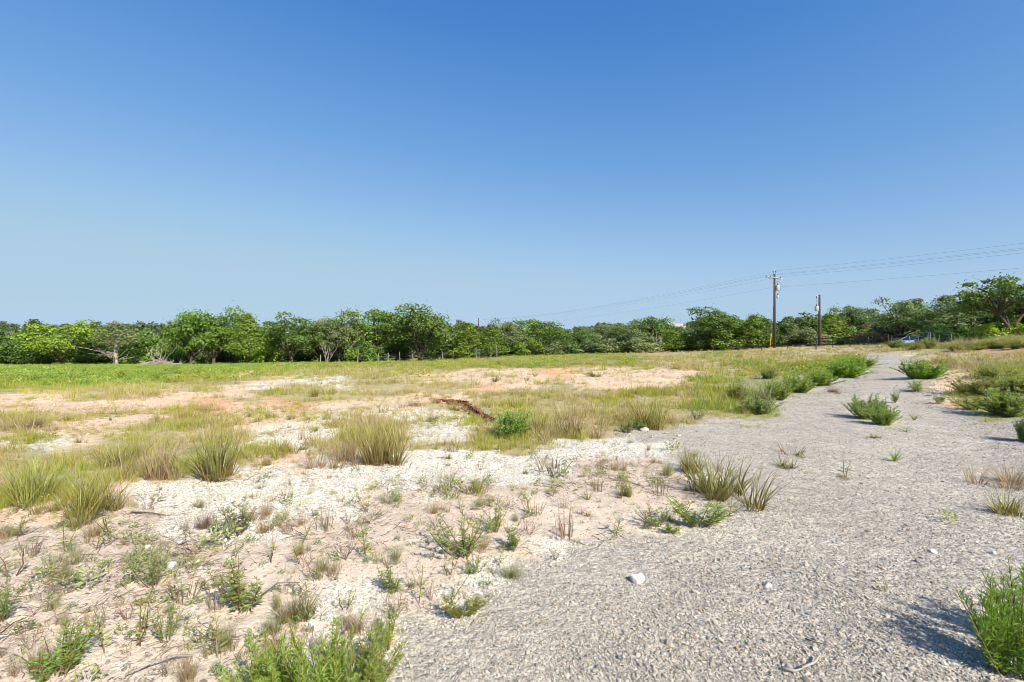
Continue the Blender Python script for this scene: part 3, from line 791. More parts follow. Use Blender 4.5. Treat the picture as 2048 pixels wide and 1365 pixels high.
# the large spreading oak on the bank: forked trunk, open crown
def big_oak():
    x, y, z = (2022 - 1024) / F * 45, 45., 0; z = zf(x, y)
    o = tag(empty('oak_tree', (x, y, z)), 'large spreading oak with forked dark trunk on the grassy bank', 'tree', RT)
    tr, cr = MB(), MB()
    tube(tr, [(0, 0, -.3), (0, 0, .2), (.0, 0, .5)], [.3, .2, .19], 9)
    fork = [np.array(v, float) for v in ((-1.15, .1, 2.3), (1.25, -.1, 2.4), (-.1, .7, 2.7))]
    for v, r0 in zip(fork, (.15, .16, .1)):
        tube(tr, [(v[0] * .04, v[1] * .04, .3), v * np.array([.28, .3, .42]) + np.array([0, 0, .12]), v * np.array([.62, .6, .72]), v], [r0, r0 * .85, r0 * .7, r0 * .6], 8)
    E = []
    while len(E) < 62:
        a = rng.uniform(0, 6.28); f = math.sqrt(rng.random()); px_ = math.cos(a) * f * 5.0; py_ = math.sin(a) * f * 3.4
        hi = 5.55 - 1.9 * (abs(px_ - .8) / 5.2) ** 1.6; lo = 2.6 - (1.5 if px_ < 0 else .6) * (px_ / 5.0) ** 2
        E.append((px_, py_, lo + (hi - lo) * rng.random() ** .6))
    E = np.array(E)
    for e in E:
        v = min(fork, key=lambda q_: np.linalg.norm(q_ - e)); mid = (v + e) / 2 + np.array([0, 0, .3]) + rng.normal(0, .22, 3)
        tube(tr, [v * .9, v * .4 + mid * .6, mid, e], [.085, .065, .045, .015], 5, cap=False)
        for _ in range(3): tube(tr, [mid, (mid + e) / 2 + rng.normal(0, .25, 3), e + rng.normal(0, .6, 3)], [.03, .02, .008], 4, cap=False)
    clumps(cr, E, rng.uniform(.42, .8, len(E)), 95, .2, .62, .35)
    n = 900; k_ = rng.integers(0, len(E), n); d_ = unit(rng.normal(size=(n, 3)) + np.array([0, 0, .4]))
    cards(cr, E[k_] + d_ * rng.uniform(.6, 1.15, (n, 1)), d_ + rng.normal(0, .6, (n, 3)), .17 * rng.uniform(.6, 1.2, n), jit(n, (1.05, 1.05, 1), .15, .05))
    s = 1.0
    for nm, m, mt in (('trunk', tr, M_BARK), ('crown', cr, M_TREE)):
        c = m.build(nm, mt, o); c.color = (.14, .23, .04, 1)
    o.scale = (s * 1.02, s, s)
big_oak()

# brush heap at the foot of the dead shrub
mb = MB()
for _ in range(260):
    a = rng.uniform(0, 6.28); r = abs(rng.normal(0, 1.3)); p = np.array([r * math.cos(a) * 1.5, r * math.sin(a), rng.uniform(0, .9) * math.exp(-r * .6)])
    d = unit(np.array([rng.normal(), rng.normal(), rng.normal(.1, .3)])) * rng.uniform(.4, 1.1); tube(mb, [p - d, p + rng.normal(0, .08, 3), p + d], [.035, .03, .012], 4, cap=False)
x, y = (318 - 1024) / F * 74, 74.
o = mb.build('brush_pile', M_PALE); o.location = (x, y, zf(x, y)); tag(o, 'tan heap of dead brush at the foot of the bleached shrub', 'brush pile')

# the wood behind, one mass; and undergrowth coloured dark for the shade beneath it
CR = source_collection('wood_crown', [])
def crown_lo(nl, per, size, low):
    cr, _ = oak_parts(low, nl, per, size); return cr.mesh('wood_crown', M_WOOD)
wood = source_collection('wood_crown', [crown_lo(26, 34, .8, .0) for _ in range(4)])
def woodland(name, n, y0, y1, hh, u=1.6, colors=(DG, MG, BG, GG)):
    uu = rng.uniform(-u, u, n); dep = rng.random(n)
    yt = np.interp(uu, _tu, _ty); y = yt + y0 + (y1 - y0) * dep ** 1.3; x = uu * y
    m = n; h = hh[0] * np.exp(rng.normal(0, hh[1], m)); w = h * rng.uniform(.85, 1.35, m)
    c = np.array(colors)[rng.integers(0, len(colors), m)] * rng.normal(1, .12, (m, 1))
    pts = np.stack([x, y, z_at(x, y) - .3], -1)
    return scatter(name, pts, np.stack([x * 0, x * 0, rng.uniform(0, 6.28, m)], -1), np.stack([w / 10, w / 10, h / 10], -1), np.clip(c, .01, .4), rng.integers(0, 4, m), wood)
WD_C = ((0.122,0.189,0.039), (0.152,0.232,0.043), (0.134,0.189,0.067))
woodland('woodland', 800, 8, 60, (4.6, .16), colors=WD_C)
woodland('far_woodland', 1700, 60, 420, (5.4, .2), 1.7, ((0.122,0.183,0.067), (0.134,0.189,0.079), (0.110,0.159,0.073)))
woodland('undergrowth', 520, 3.0, 10, (2.1, .35), 1.4, ((.10,.15,.035), (.09,.12,.045)))  # leaf colours darkened to stand in for shadow under the crowns

# ------------------------------------------------------------------ poles and lines
def tall_pole(px, d, top, name, label, ):
    x = (px - 1024) / F * d; z = zf(x, d); H = EYE + (HZ - top) / F * d - z
    return tag(empty(name, (x, d, z)), label, 'utility pole'), x, z, H
P1, p1x, p1z, p1h = tall_pole(1549, 70, 548, 'utility_pole', 'tall dark utility pole with pale crossarms and a transformer')
m = MB(); tube(m, [(0, 0, -.4), (0, 0, p1h * .5), (0, 0, p1h)], [.19, .16, .125], 12); m.build('pole', M_POLE, P1, True)
LD = unit(np.array([-.41, .91, 0])); AD = np.array([.91, .41, 0])      # along the line, across it
armz = p1h - .62
for s in (-1, 1):
    m = MB(); a = AD * .07 * 0
    o_ = LD * .17 * s
    tube(m, [o_ - AD * 1.6 + np.array([0, 0, armz + .05]), o_ + AD * 1.6 + np.array([0, 0, armz - .05])], .07, 4); m.build('crossarm', M_ARM, P1)
for s in (-1, 1):
    m = MB(); tube(m, [np.array([0, 0, armz - .75]) + LD * .2, AD * .8 * s + np.array([0, 0, armz]) + LD * .2], .025, 5); m.build('brace', M_ARM, P1)
TOPS = []
for a_, zz in ((-1.5, armz + .12), (-.6, armz + .1), (1.45, armz + .03)):
    m = MB(); b = AD * a_ + LD * .17
    tube(m, [b + np.array([0, 0, zz - .02]), b + np.array([0, 0, zz + .1])], .02, 5)
    tube(m, [b + np.array([0, 0, zz + .06]), b + np.array([0, 0, zz + .12]), b + np.array([0, 0, zz + .2]), b + np.array([0, 0, zz + .26])], [.05, .085, .065, .03], 8)
    m.build('insulator', M_INS, P1, True); TOPS.append(b + np.array([0, 0, zz + .25]))
for s in (-1, 1):
    m = MB(); b = AD * .28 * s
    tube(m, [np.array([0, 0, p1h - .2]), b * .8 + np.array([0, 0, p1h + .1]), b + np.array([0, 0, p1h + .3])], .028, 5)
    tube(m, [b + np.array([0, 0, p1h + .26]), b + np.array([0, 0, p1h + .33]), b + np.array([0, 0, p1h + .45])], [.05, .08, .04], 8); m.build('pole_top_pin', M_INS, P1, True)
TOPS.append(AD * .28 + np.array([0, 0, p1h + .44]))
def can(parent, c, r, h, n='transformer'):
    m = MB(); c = np.array(c)
    tube(m, [c - np.array([0, 0, h / 2]), c - np.array([0, 0, h / 2 - .02]), c + np.array([0, 0, h * .4]), c + np.array([0, 0, h * .5])], [r * .92, r, r, r * .82], 14)
    o = m.build(n, M_CAN, parent, True)
    m = MB(); tube(m, [c + np.array([0, 0, h * .5]), c + np.array([0, 0, h * .5 + .06]), c + np.array([0, 0, h * .5 + .2]), c + np.array([0, 0, h * .5 + .28])], [.045, .075, .06, .02], 8); m.build('bushing', M_INS, o, True)
    m = MB(); box(m, c + np.array([-.0, .0, 0]) + np.array([0, r + .02, 0]), (.12, .1, h * .6)); m.build('bracket', M_GREYM, o)
    return o
SIDE = np.array([.36, -.16, 0])
can(P1, SIDE * 1.0 + np.array([0, 0, p1h - 2.05]), .25, .78)
can(P1, SIDE * 1.0 + np.array([0, 0, p1h - 3.35]), .14, .42, 'lower_canister')
m = MB(); tube(m, [SIDE * .4 + np.array([0, 0, p1h - 1.25]), SIDE * 1.1 + np.array([0, 0, p1h - 1.12])], .05, 6); m.build('fuse_cutout', M_GREYM, P1)
m = MB(); tube(m, [SIDE * .5 + np.array([0, 0, p1h - .7]), SIDE * 2.0 + np.array([0, 0, p1h - 1.5]), SIDE * 1.9 + np.array([0, 0, p1h - 2.6]), SIDE * 1.1 + np.array([0, 0, p1h - 3.2])], .014, 4); m.build('jumper_wire', M_WIRE, P1)
# guy wire with its yellow guard
gx_, gy_ = (1540 - 1024) / F * 69, 69.
gd = np.array([gx_ - p1x, gy_ - 70, zf(gx_, gy_) - p1z])
G = tag(empty('guy_wire', (gx_, gy_, zf(gx_, gy_))), 'thin guy wire with yellow plastic guard left of the tall utility pole', 'guy wire')
tp = np.array([-.05, 0, p1h - 3.2]) - gd
m = MB(); tube(m, [(0, 0, -.1), tp], .012, 4); m.build('wire', M_WIRE, G)
m = MB(); tube(m, [(0, 0, 0), tp / np.linalg.norm(tp) * 2.15], [.055, .045], 8); m.build('guard', M_YEL, G, True)

P2, p2x, p2z, p2h = tall_pole(1639, 70, 590, 'utility_pole', 'shorter dark utility pole with transformer hung on its left side')
m = MB(); tube(m, [(0, 0, -.4), (0, 0, p2h * .5), (0, 0, p2h)], [.17, .15, .125], 12); m.build('pole', M_POLE, P2, True)
can(P2, (-.48, -.1, p2h - 2.0), .25, .75)
m = MB(); tube(m, [(0, 0, p2h - .35), (-.55, -.1, p2h - .28)], .04, 5); m.build('crossarm', M_ARM, P2)
m = MB(); tube(m, [(-.5, -.1, p2h - .5), (-.5, -.1, p2h - .2), (-.5, -.1, p2h - .12)], [.07, .06, .03], 7); m.build('insulator', M_INS, P2)
m = MB(); tube(m, [(-.5, -.1, p2h - .5), (-.46, -.1, p2h - 1.45)], .013, 4); m.build('jumper_wire', M_WIRE, P2)
m = MB(); tube(m, [(.14, -.1, p2h - 3), (.16, -.1, .2)], .03, 5); m.build('conduit', M_GREYM, P2)
gx_, gy_ = (1647 - 1024) / F * 71, 71.
G = tag(empty('guy_wire', (gx_, gy_, zf(gx_, gy_))), 'guy wire with short orange guard right of the shorter utility pole', 'guy wire')
tp = np.array([p2x + .1 - gx_, 70 - gy_, p2z + p2h - 2.3 - zf(gx_, gy_)])
m = MB(); tube(m, [(0, 0, -.1), tp], .012, 4); m.build('wire', M_WIRE, G)
m = MB(); dv = tp / np.linalg.norm(tp); tube(m, [dv * .6, dv * 1.9], [.07, .06], 8); m.build('guard', M_ORG, G, True)

# the next pole of the line, far off over the wood
fx, fy = (957 - 1024) / F * 182, 182.; fz = zf(fx, fy); fh = EYE + (HZ - 637) / F * fy - fz
P3 = tag(empty('utility_pole', (fx, fy, fz)), 'distant utility pole with crossarm showing above the bright cedar', 'utility pole')
m = MB(); tube(m, [(0, 0, -.3), (0, 0, fh)], [.2, .15], 8); m.build('pole', M_POLE, P3, True)
m = MB(); tube(m, [np.array([0, 0, fh - .6]) - AD * 1.3, np.array([0, 0, fh - .6]) + AD * 1.3], .08, 4); m.build('crossarm', M_ARM, P3)
B1 = np.array([p1x, 70, p1z]); B3 = np.array([fx, fy, fz])
def span(a, b, sag, r, n=40):
    t = np.linspace(0, 1, n)[:, None]; p = a * (1 - t) + b * t; p[:, 2] -= sag * 4 * (t[:, 0] - t[:, 0] ** 2); return p
nxt = B1 + np.array([.41, -.91, 0]) * 105
for k, t_ in enumerate(TOPS + [np.array([0, 0, p1h - 1.95]) - SIDE * .35]):
    low = k == 4
    far_t = np.array([0, 0, fh - .4]) + AD * (t_ @ AD) if not low else np.array([0, 0, fh - 2.3])
    w = tag(empty('power_line', B1 + t_), ['', '', '', '', ''][k] or [
        'overhead line from the left end of the crossarm', 'overhead line on the inner crossarm insulator', 'overhead line from the right end of the crossarm',
        'topmost overhead line on the pole-top pin', 'lowest overhead line, well below the crossarms'][k], 'power line', 'overhead power lines')
    o0 = B1 + t_
    m = MB(); tube(m, span(np.zeros(3), B3 + far_t - o0, 1.6, .02), .0065, 4, cap=False); m.build('span', M_WIRE, w)
    nt_ = np.array([nxt[0], nxt[1], .6 + t_[2] + p1z * 0 + .3]) + np.array([t_[0], t_[1], 0])
    m = MB(); tube(m, span(np.zeros(3), nt_ - o0, 1.1, .02), .0075, 4, cap=False); m.build('span', M_WIRE, w)

# thin masts on the far ridge
for px, d, top, lb in ((1168, 260, 637, 'hair-thin distant mast on the ridge above the white gable'), (1361, 250, 637, 'hair-thin distant mast over the beige roof'), (326, 260, 644, 'hair-thin distant mast left of the tall oak group')):
    x = (px - 1024) / F * d; z = zf(x, d); h = EYE + (HZ - top) / F * d - z
    m = MB(); tube(m, [(0, 0, 0), (0, 0, h)], [.12, .06], 5); o = m.build('mast', M_GREYM); o.location = (x, d, z); tag(o, lb, 'mast', 'distant masts')

# ------------------------------------------------------------------ fences
def rail_fence(pts, label, h=1.15, step=2.4, rails=(1.1, .72, .36), pickets=0):
    """pts: where the foot of each corner is seen"""
    W_ = [ground(*q)[:2] for q in pts]
    o = tag(empty('pipe_fence', (W_[0][0], W_[0][1], zf(*W_[0]))), label, 'fence')
    o0 = np.array(o.location)
    line = []
    for (ax, ay), (bx, by) in zip(W_[:-1], W_[1:]):
        L = math.hypot(bx - ax, by - ay); n = max(1, round(L / step))
        for k in range(n): line.append((ax + (bx - ax) * k / n, ay + (by - ay) * k / n))
    line.append(W_[-1])
    pm = MB(); tube(pm, [(0, 0, -.3), (0, 0, h)], .05, 7); pmesh = pm.mesh('post', M_BLACK, True)
    Z = [zf(*q) for q in line]
    for q, z in zip(line, Z):
        c = bpy.data.objects.new('post', pmesh); COL.objects.link(c); c.parent = o; c.location = np.array([q[0], q[1], z]) - o0
    for rz in rails:
        m = MB(); tube(m, [np.array([q[0], q[1], z + rz]) - o0 for q, z in zip(line, Z)], .048, 6); m.build('rail', M_BLACK, o, True)
    if pickets:
        km = MB(); tube(km, [(0, 0, .4), (0, 0, 1.2)], .018, 4); kmesh = km.mesh('picket', M_BLACK)
        for (a, za), (b, zb_) in zip(zip(line[:-1], Z[:-1]), zip(line[1:], Z[1:])):
            for k in range(1, pickets):
                t = k / pickets; c = bpy.data.objects.new('picket', kmesh); COL.objects.link(c); c.parent = o
                c.location = np.array([a[0] + (b[0] - a[0]) * t, a[1] + (b[1] - a[1]) * t, za + (zb_ - za) * t]) - o0
rail_fence([(1426, 705), (1476, 704)], 'black pipe fence panel at the foot of the big dark oak', h=1.0, rails=(.95, .6, .28))
rail_fence([(1478, 703.5), (1632, 700)], 'low black rail fence running past the foot of both utility poles', h=.7, step=3.6, rails=(.62,))
rail_fence([(1633, 697), (1700, 695), (1776, 692)], 'black pipe corral fence with pickets right of the shorter pole', h=1.3, rails=(1.25, .85, .45), pickets=3)

def wire_fence(posts, label, mat, wires=4, h=1.35, wood=.05):
    Q = [((p - 1024) / F * d, d, hh) for p, d, hh in posts]
    o = tag(empty('wire_fence', (Q[0][0], Q[0][1], zf(Q[0][0], Q[0][1]))), label, 'fence'); o0 = np.array(o.location)
    tops = []
    for x, y, hh in Q:
        lean = rng.normal(0, .06, 2); b = np.array([x, y, zf(x, y)]) - o0
        m = MB(); r = wood * rng.uniform(.7, 1.2); tube(m, [b - np.array([0, 0, .3]), b + np.array([lean[0] * .5, lean[1] * .5, hh * .5]), b + np.array([lean[0], lean[1], hh])], [r * 1.1, r, r * .9], 6); m.build('post', mat, o)
        tops.append(b)
    for k in range(wires):
        m = MB(); tube(m, [b + np.array([0, 0, .25 + k * (h - .35) / max(1, wires - 1)]) for b in tops], .008, 3, cap=False); m.build('wire', M_WIRE, o)
wire_fence([(p, 77.5 + .0 * p, h) for p, h in ((640, 1.3), (715, 1.35), (724, 1.2), (737, 1.25), (756, 1.4), (776, 1.5), (800, 1.6), (826, 1.3), (886, 1.3), (906, 1.2), (938, 1.4), (950, 1.7), (953, 1.7), (958, 1.6), (982, 2.0), (994, 2.0))],
           'old wire fence of pale leaning posts along the central treeline', M_POST, wood=.055)
wire_fence([(1780, 47, 1.2), (1822, 46, 1.05), (1838, 46, 1.0), (1855, 46, 1.3), (1862, 46, 1.25), (1869, 45.5, 1.15), (1877, 45, .95), (1905, 43, .9)], 'wire fence of thin pale posts in front of the parked car', M_GREYM, wood=.027)

# ------------------------------------------------------------------ houses far off
M_WALL = solid('white_siding', (.74, .74, .72), .7, noise=(.66, .66, .64), scale=3)
M_ROOFG = solid('grey_roof', (.55, .56, .58), .7, noise=(.46, .47, .49), scale=5)
M_ROOFB = solid('tan_roof', (.48, .42, .35), .85, noise=(.38, .33, .28), scale=5)
M_PANE = solid('dark_glass', (.03, .04, .05), .08, spec=.7)
def house(px, d, top, w, dep, label, roofm, rz):
    x = (px - 1024) / F * d; z = zf(x, d); H = EYE + (HZ - top) / F * d - z
    o = tag(empty('house', (x, d, z), rz), label, 'house'); hw = w / 2; rh = w * .3; eave = H - rh
    m = MB(); box(m, (0, 0, eave / 2), (w, dep, eave))
    m.add([(-hw, -dep / 2, eave), (hw, -dep / 2, eave), (0, -dep / 2, H), (-hw, dep / 2, eave), (hw, dep / 2, eave), (0, dep / 2, H)], tris=[(0, 1, 2), (4, 3, 5)]); m.build('wall', M_WALL, o)
    m = MB(); e = .4
    for s in (-1, 1):
        a = np.array([(0, -dep / 2 - e, H + .02), (0, dep / 2 + e, H + .02), (s * (hw + e), dep / 2 + e, eave - rh * e / hw), (s * (hw + e), -dep / 2 - e, eave - rh * e / hw)])
        m.add(np.concatenate([a + [0, 0, .12], a]), [(0, 1, 2, 3), (7, 6, 5, 4), (0, 3, 7, 4), (3, 2, 6, 7), (2, 1, 5, 6)])
    m.build('roof', roofm, o)
    for wx in (-w * .25, w * .25):
        m = MB(); box(m, (wx, -dep / 2 - .02, eave * .55), (1.1, .06, 1.4)); f = m.build('window', M_WALL, o)
        m = MB(); box(m, (wx, -dep / 2 - .06, eave * .55), (.9, .04, 1.2)); m.build('pane', M_PANE, f)
house(1112, 106, 673, 3.6, 6, 'white gabled house mostly hidden in the middle brush', M_ROOFG, .35)
house(1363, 215, 648, 12, 16, 'house with beige roof peeking over the far treetops', M_ROOFB, 1.2)

# ------------------------------------------------------------------ the parked car behind the weeds
def car():
    px, d = 1832, 52.; x = (px - 1024) / F * d; z = zf(x, d)
    o = tag(empty('parked_car', (x, d, EYE + .02 - 1.47), .12), 'pale blue car parked behind tall weeds, only its arched roof clear', 'car')
    M_PAINT = solid('pale_blue_paint', (.42, .52, .68), .25, .2, noise=(.40, .50, .66), scale=2, spec=.6)
    M_RUB = solid('tyre_rubber', (.03, .03, .03), .9, scale=9)
    prof = [(-2.25, .45), (-2.28, .7), (-2.15, .88), (-1.2, .98), (-.9, 1.0), (1.55, 1.0), (2.1, .95), (2.25, .8), (2.25, .42), (-2.2, .35)]
    def loft(pr, hw0, hw1, z0, z1):
        m = MB(); n = len(pr); V = []
        for s in (-1, 1):
            for (a, b) in pr: V.append((a, s * (hw0 + (hw1 - hw0) * (b - z0) / (z1 - z0)), b))
        q = [(k, (k + 1) % n, n + (k + 1) % n, n + k) for k in range(n)]
        t = [(0, k, k + 1) for k in range(1, n - 1)] + [(n, n + k + 1, n + k) for k in range(1, n - 1)]
        m.add(V, q, t); return m
    loft(prof, .86, .84, .35, 1.0).build('body', M_PAINT, o)
    loft([(-1.15, 1.0), (-.35, 1.40), (.9, 1.40), (1.75, 1.0)], .80, .62, 1.0, 1.4).build('glass', M_PANE, o)
    rp = [(-1.25, .99), (-.75, 1.25), (-.4, 1.40), (.1, 1.455), (.55, 1.455), (.95, 1.41), (1.45, 1.2), (1.85, .99)]
    m = MB(); n = len(rp); V = []
    for s, k in ((-1, 1), (1, 1)):
        for (a, b) in rp: V.append((a, s * (.82 - .17 * (b - 1) / .45), b))
    V += [(a, y_, b - .07) for (a, y_, b) in V]
    qs = [(k, k + 1, n + k + 1, n + k) for k in range(2, n - 3)] 
    for s in (0, n):
        qs += [(s + k, s + k + 1, s + k + 1 + 2 * n, s + k + 2 * n) for k in range(n - 1)]
    m.add(V, qs); m.build('roof', M_PAINT, o, False)
    for wx in (-1.4, 1.35):
        for s in (-1, 1):
            m = MB(); tube(m, [(wx, s * .66, .32), (wx, s * .87, .32)], .32, 16); w = m.build('wheel', M_RUB, o)
            m = MB(); tube(m, [(wx, s * .84, .32), (wx, s * .885, .32)], .2, 12); m.build('rim', M_GREYM, w)
    for s in (-1, 1):
        m = MB(); box(m, (-2.24, s * .62, .72), (.08, .34, .14)); m.build('headlight', M_CAN, o)
        m = MB(); box(m, (-.95, s * .95, 1.03), (.12, .2, .13)); m.build('mirror', M_PAINT, o)
car()

# ------------------------------------------------------------------ plants of the foreground and the verge
def clump_proto(n=300, spread=.24, w=.0145, lean=.30, stalks=60, heads=True, t0=(1, 1, 1), dryf=.25):
    sub = rng.normal(0, spread * .75, (6, 2)); tl = rng.normal(0, .16, (6, 2)); hs = rng.uniform(.78, 1.12, 6)
    j = rng.integers(0, 6, n)
    a = rng.uniform(0, 6.28, n); r = spread * .42 * np.sqrt(rng.random(n)); b = np.stack([r * np.cos(a) + sub[j, 0], r * np.sin(a) + sub[j, 1], np.full(n, -.02)], -1)
    m = MB(); t = jit(n, (1, 1, 1), .32, .07); dry = rng.random(n) < dryf; t[dry] = jit(dry.sum(), (1.6, 1.25, 1.5), .25, .05)
    dk = rng.random(n) < .22; t[dk] = jit(dk.sum(), (.62, .42, .45), .2, .05)
    blades(m, b, a + rng.normal(0, .9, n), rng.uniform(.22, .9, n) * hs[j], np.abs(rng.normal(lean * .5, lean, n)) + r * .8, np.where(rng.random(n) < .2, rng.uniform(.9, 2.2, n), rng.uniform(.1, .9, n)), w * rng.uniform(.6, 1.3, n), t * np.array([.85, .66, .6]), t * 1.08, 5)
    s = MB(); k = stalks; j = rng.integers(0, 6, k); a = rng.uniform(0, 6.28, k); r = spread * .4 * np.sqrt(rng.random(k)); b = np.stack([r * np.cos(a) + sub[j, 0], r * np.sin(a) + sub[j, 1], np.full(k, -.02)], -1)
    t = jit(k, (1.9, 1.5, 1.7), .15, .04)
    blades(s, b, a, rng.uniform(.7, 1.15, k), np.abs(rng.normal(.16, .16, k)), rng.uniform(.05, .4, k), np.full(k, w * .55), t * .8, t, 6)
    return [('blades', m.mesh('blades', M_GRASS)), ('seed_stalks', s.mesh('seed_stalks', M_GRASS))]

def forb_proto(stems=1, per=16, ll=.2, lw=.055, spread=.35, lobes=1, base=.08, rise=.8, start=.15, woody=(.9, .75, .6), branch=0):
    st, fo = MB(), MB()
    B, D, Ln = [], [], []
    for k in range(stems):
        a = rng.uniform(0, 6.28); l = abs(rng.normal(0, spread)); h = rng.uniform(.6, 1.0) if stems > 1 else 1
        p = np.array([math.cos(a) * base * rng.random(), math.sin(a) * base * rng.random(), -.02]); d = unit(np.array([math.cos(a) * l, math.sin(a) * l, 1.]))
        pts = [p]
        for _ in range(5): d = unit(d + rng.normal(0, .09, 3) + np.array([0, 0, .05])); pts.append(pts[-1] + d * h / 5)
        pts = np.array(pts)
        tube(st, pts, np.linspace(.012, .004, 6), 4, jit(1, woody, .15, .04)[0], cap=False)
        paths = [(pts, h)]
        for _ in range(branch):
            q = rng.integers(1, 4); bd = unit(np.array([rng.normal(0, .7), rng.normal(0, .7), .7])); L = h * rng.uniform(.25, .5)
            bp = np.array([pts[q], pts[q] + bd * L * .5, pts[q] + (bd + np.array([0, 0, .3])) * L]); tube(st, bp, [.008, .006, .003], 3, jit(1, woody, .15, .04)[0], cap=False); paths.append((bp, L))
        for pp, L in paths:
            m_ = max(3, int(per * L / h)) if pp is not pts else per
            t = np.sort(rng.uniform(start, 1, m_)); s = t * (len(pp) - 1)
            pos = np.stack([np.interp(s, np.arange(len(pp)), pp[:, c]) for c in range(3)], -1)
            az = np.cumsum(np.full(m_, 2.4)) + rng.uniform(0, 6); up = rise * (.45 + .9 * t)
            B.append(pos); D.append(np.stack([np.cos(az), np.sin(az), up + rng.normal(0, .2, m_)], -1)); Ln.append(ll * rng.uniform(.6, 1.15, m_) * (1.15 - .5 * t))
    B, D, Ln = np.concatenate(B), unit(np.concatenate(D)), np.concatenate(Ln); n = len(B)
    t = jit(n, (1, 1, 1), .16, .06)
    leaves(fo, B, D, Ln, lw * (Ln / ll) * rng.uniform(.8, 1.2, n), t)
    for k in range(lobes - 1):
        f = .25 + .22 * (k // 2); side = (1 if k % 2 else -1)
        s = unit(np.cross(D, np.array([0, 0, 1.]) + rng.normal(0, .2, (n, 3)))) * side
        leaves(fo, B + D * (Ln * f)[:, None], D * .75 + s * .8, Ln * (.62 - .1 * (k // 2)), lw * (Ln / ll) * .8, t)
    return [('stems', st.mesh('stems', M_TWIG)), ('foliage', fo.mesh('foliage', M_LEAF))]

def dry_proto(stems=5, spread=.5, depth=2):
    m = MB()
    for k in range(stems):
        a = rng.uniform(0, 6.28); l = abs(rng.normal(0, spread)) + .1
        grow(m, (rng.normal(0, .04), rng.normal(0, .04), -.02), (math.cos(a) * l, math.sin(a) * l, 1), .5, .012, depth, jit(1, (1, 1, 1), .2, .05)[0], spread=.5, up=.3, kids=(2, 4), shrink=.55)
    n = 40; a = rng.uniform(0, 6.28, n); b = np.stack([rng.normal(0, .22, n), rng.normal(0, .22, n), rng.uniform(.1, .75, n)], -1)
    f = MB(); leaves(f, b, np.stack([np.cos(a), np.sin(a), rng.normal(0, .6, n)], -1), rng.uniform(.05, .12, n), rng.uniform(.015, .035, n), jit(n, (1.2, 1.1, 1), .25, .06))
    return [('stems', m.mesh('stems', M_TWIG)), ('dead_leaves', f.mesh('dead_leaves', M_TWIG))]

def rosette_proto(n=16, w=.05, flat=1.0):
    a = rng.uniform(0, 6.28, n); m = MB(); t = jit(n, (1, 1, 1), .15, .05)
    blades(m, np.stack([.03 * np.cos(a), .03 * np.sin(a), a * 0], -1), a, rng.uniform(.6, 1.1, n), rng.uniform(.35, 1.0, n) * flat, rng.uniform(.2, .7, n), w * rng.uniform(.7, 1.2, n), t, t, 5)
    return [('blades', m.mesh('blades', M_GRASS))]

def stalk_proto(n=30):
    a = rng.uniform(0, 6.28, n); r = .25 * np.sqrt(rng.random(n)); m = MB(); t = jit(n, (1, 1, 1), .2, .05)
    blades(m, np.stack([r * np.cos(a), r * np.sin(a), a * 0 - .02], -1), a, rng.uniform(.4, 1.05, n), np.abs(rng.normal(0, .16, n)), rng.uniform(0, .3, n), np.full(n, .02), t, t, 4)
    return [('stalks', m.mesh('stalks', M_GRASS))]

PP = {
 'clump': [clump_proto(), clump_proto(330, .28, .014), clump_proto(260, .22, .017, .36)],
 'wispy': [clump_proto(170, .32, .012, .24, 110, dryf=.55), clump_proto(190, .36, .012, .28, 90, dryf=.55)],
 'low_tuft': [clump_proto(130, .25, .03, .6, 8, dryf=.35), clump_proto(110, .3, .028, .7, 6, dryf=.4)],
 'sprig': [forb_proto(2, 15, .18, .036, .25), forb_proto(3, 13, .16, .034, .35), forb_proto(1, 18, .19, .042, .15, branch=2)],
 'leafy': [forb_proto(9, 16, .17, .034, .5, 3, .14, branch=1), forb_proto(7, 18, .18, .034, .55, 3, .14, branch=2), forb_proto(11, 15, .16, .032, .6, 3, .16, branch=1)],
 'shrub': [forb_proto(46, 24, .16, .045, .62, 3, .3, .9, .04, (.7, .9, .5), 1), forb_proto(42, 26, .15, .045, .7, 3, .32, .9, .04, (.7, .9, .5), 1)],
 'ragweed': [forb_proto(40, 22, .19, .026, .65, 3, .3, 1.0, .12, (.8, 1, .5)), forb_proto(36, 24, .18, .026, .75, 3, .32, 1.0, .1, (.8, 1, .5))],
 'dry': [dry_proto(), dry_proto(4, .35), dry_proto(7, .7)],
 'rosette': [rosette_proto(), rosette_proto(22, .045, .8)],
 'stalks': [stalk_proto(), stalk_proto(22)],
}
PNAME = {'clump': ('grass_clump', 'grass clump'), 'wispy': ('grass_clump', 'grass clump'), 'low_tuft': ('grass_tuft', 'grass tuft'), 'sprig': ('weed', 'weed'), 'leafy': ('leafy_weed', 'weed'),
         'shrub': ('shrub', 'shrub'), 'ragweed': ('weed_bush', 'weed bush'), 'dry': ('dry_weed', 'dry weed'), 'rosette': ('grass_rosette', 'grass plant'), 'stalks': ('dry_stalks', 'dry weed')}
PW = {'clump': 1.0, 'wispy': 1.0, 'low_tuft': 1.5, 'sprig': .55, 'leafy': .95, 'shrub': 1.4, 'ragweed': 1.2, 'dry': 1.0, 'rosette': 1.5, 'stalks': .7}
STEMC = (.22, .15, .10)
pused = {}
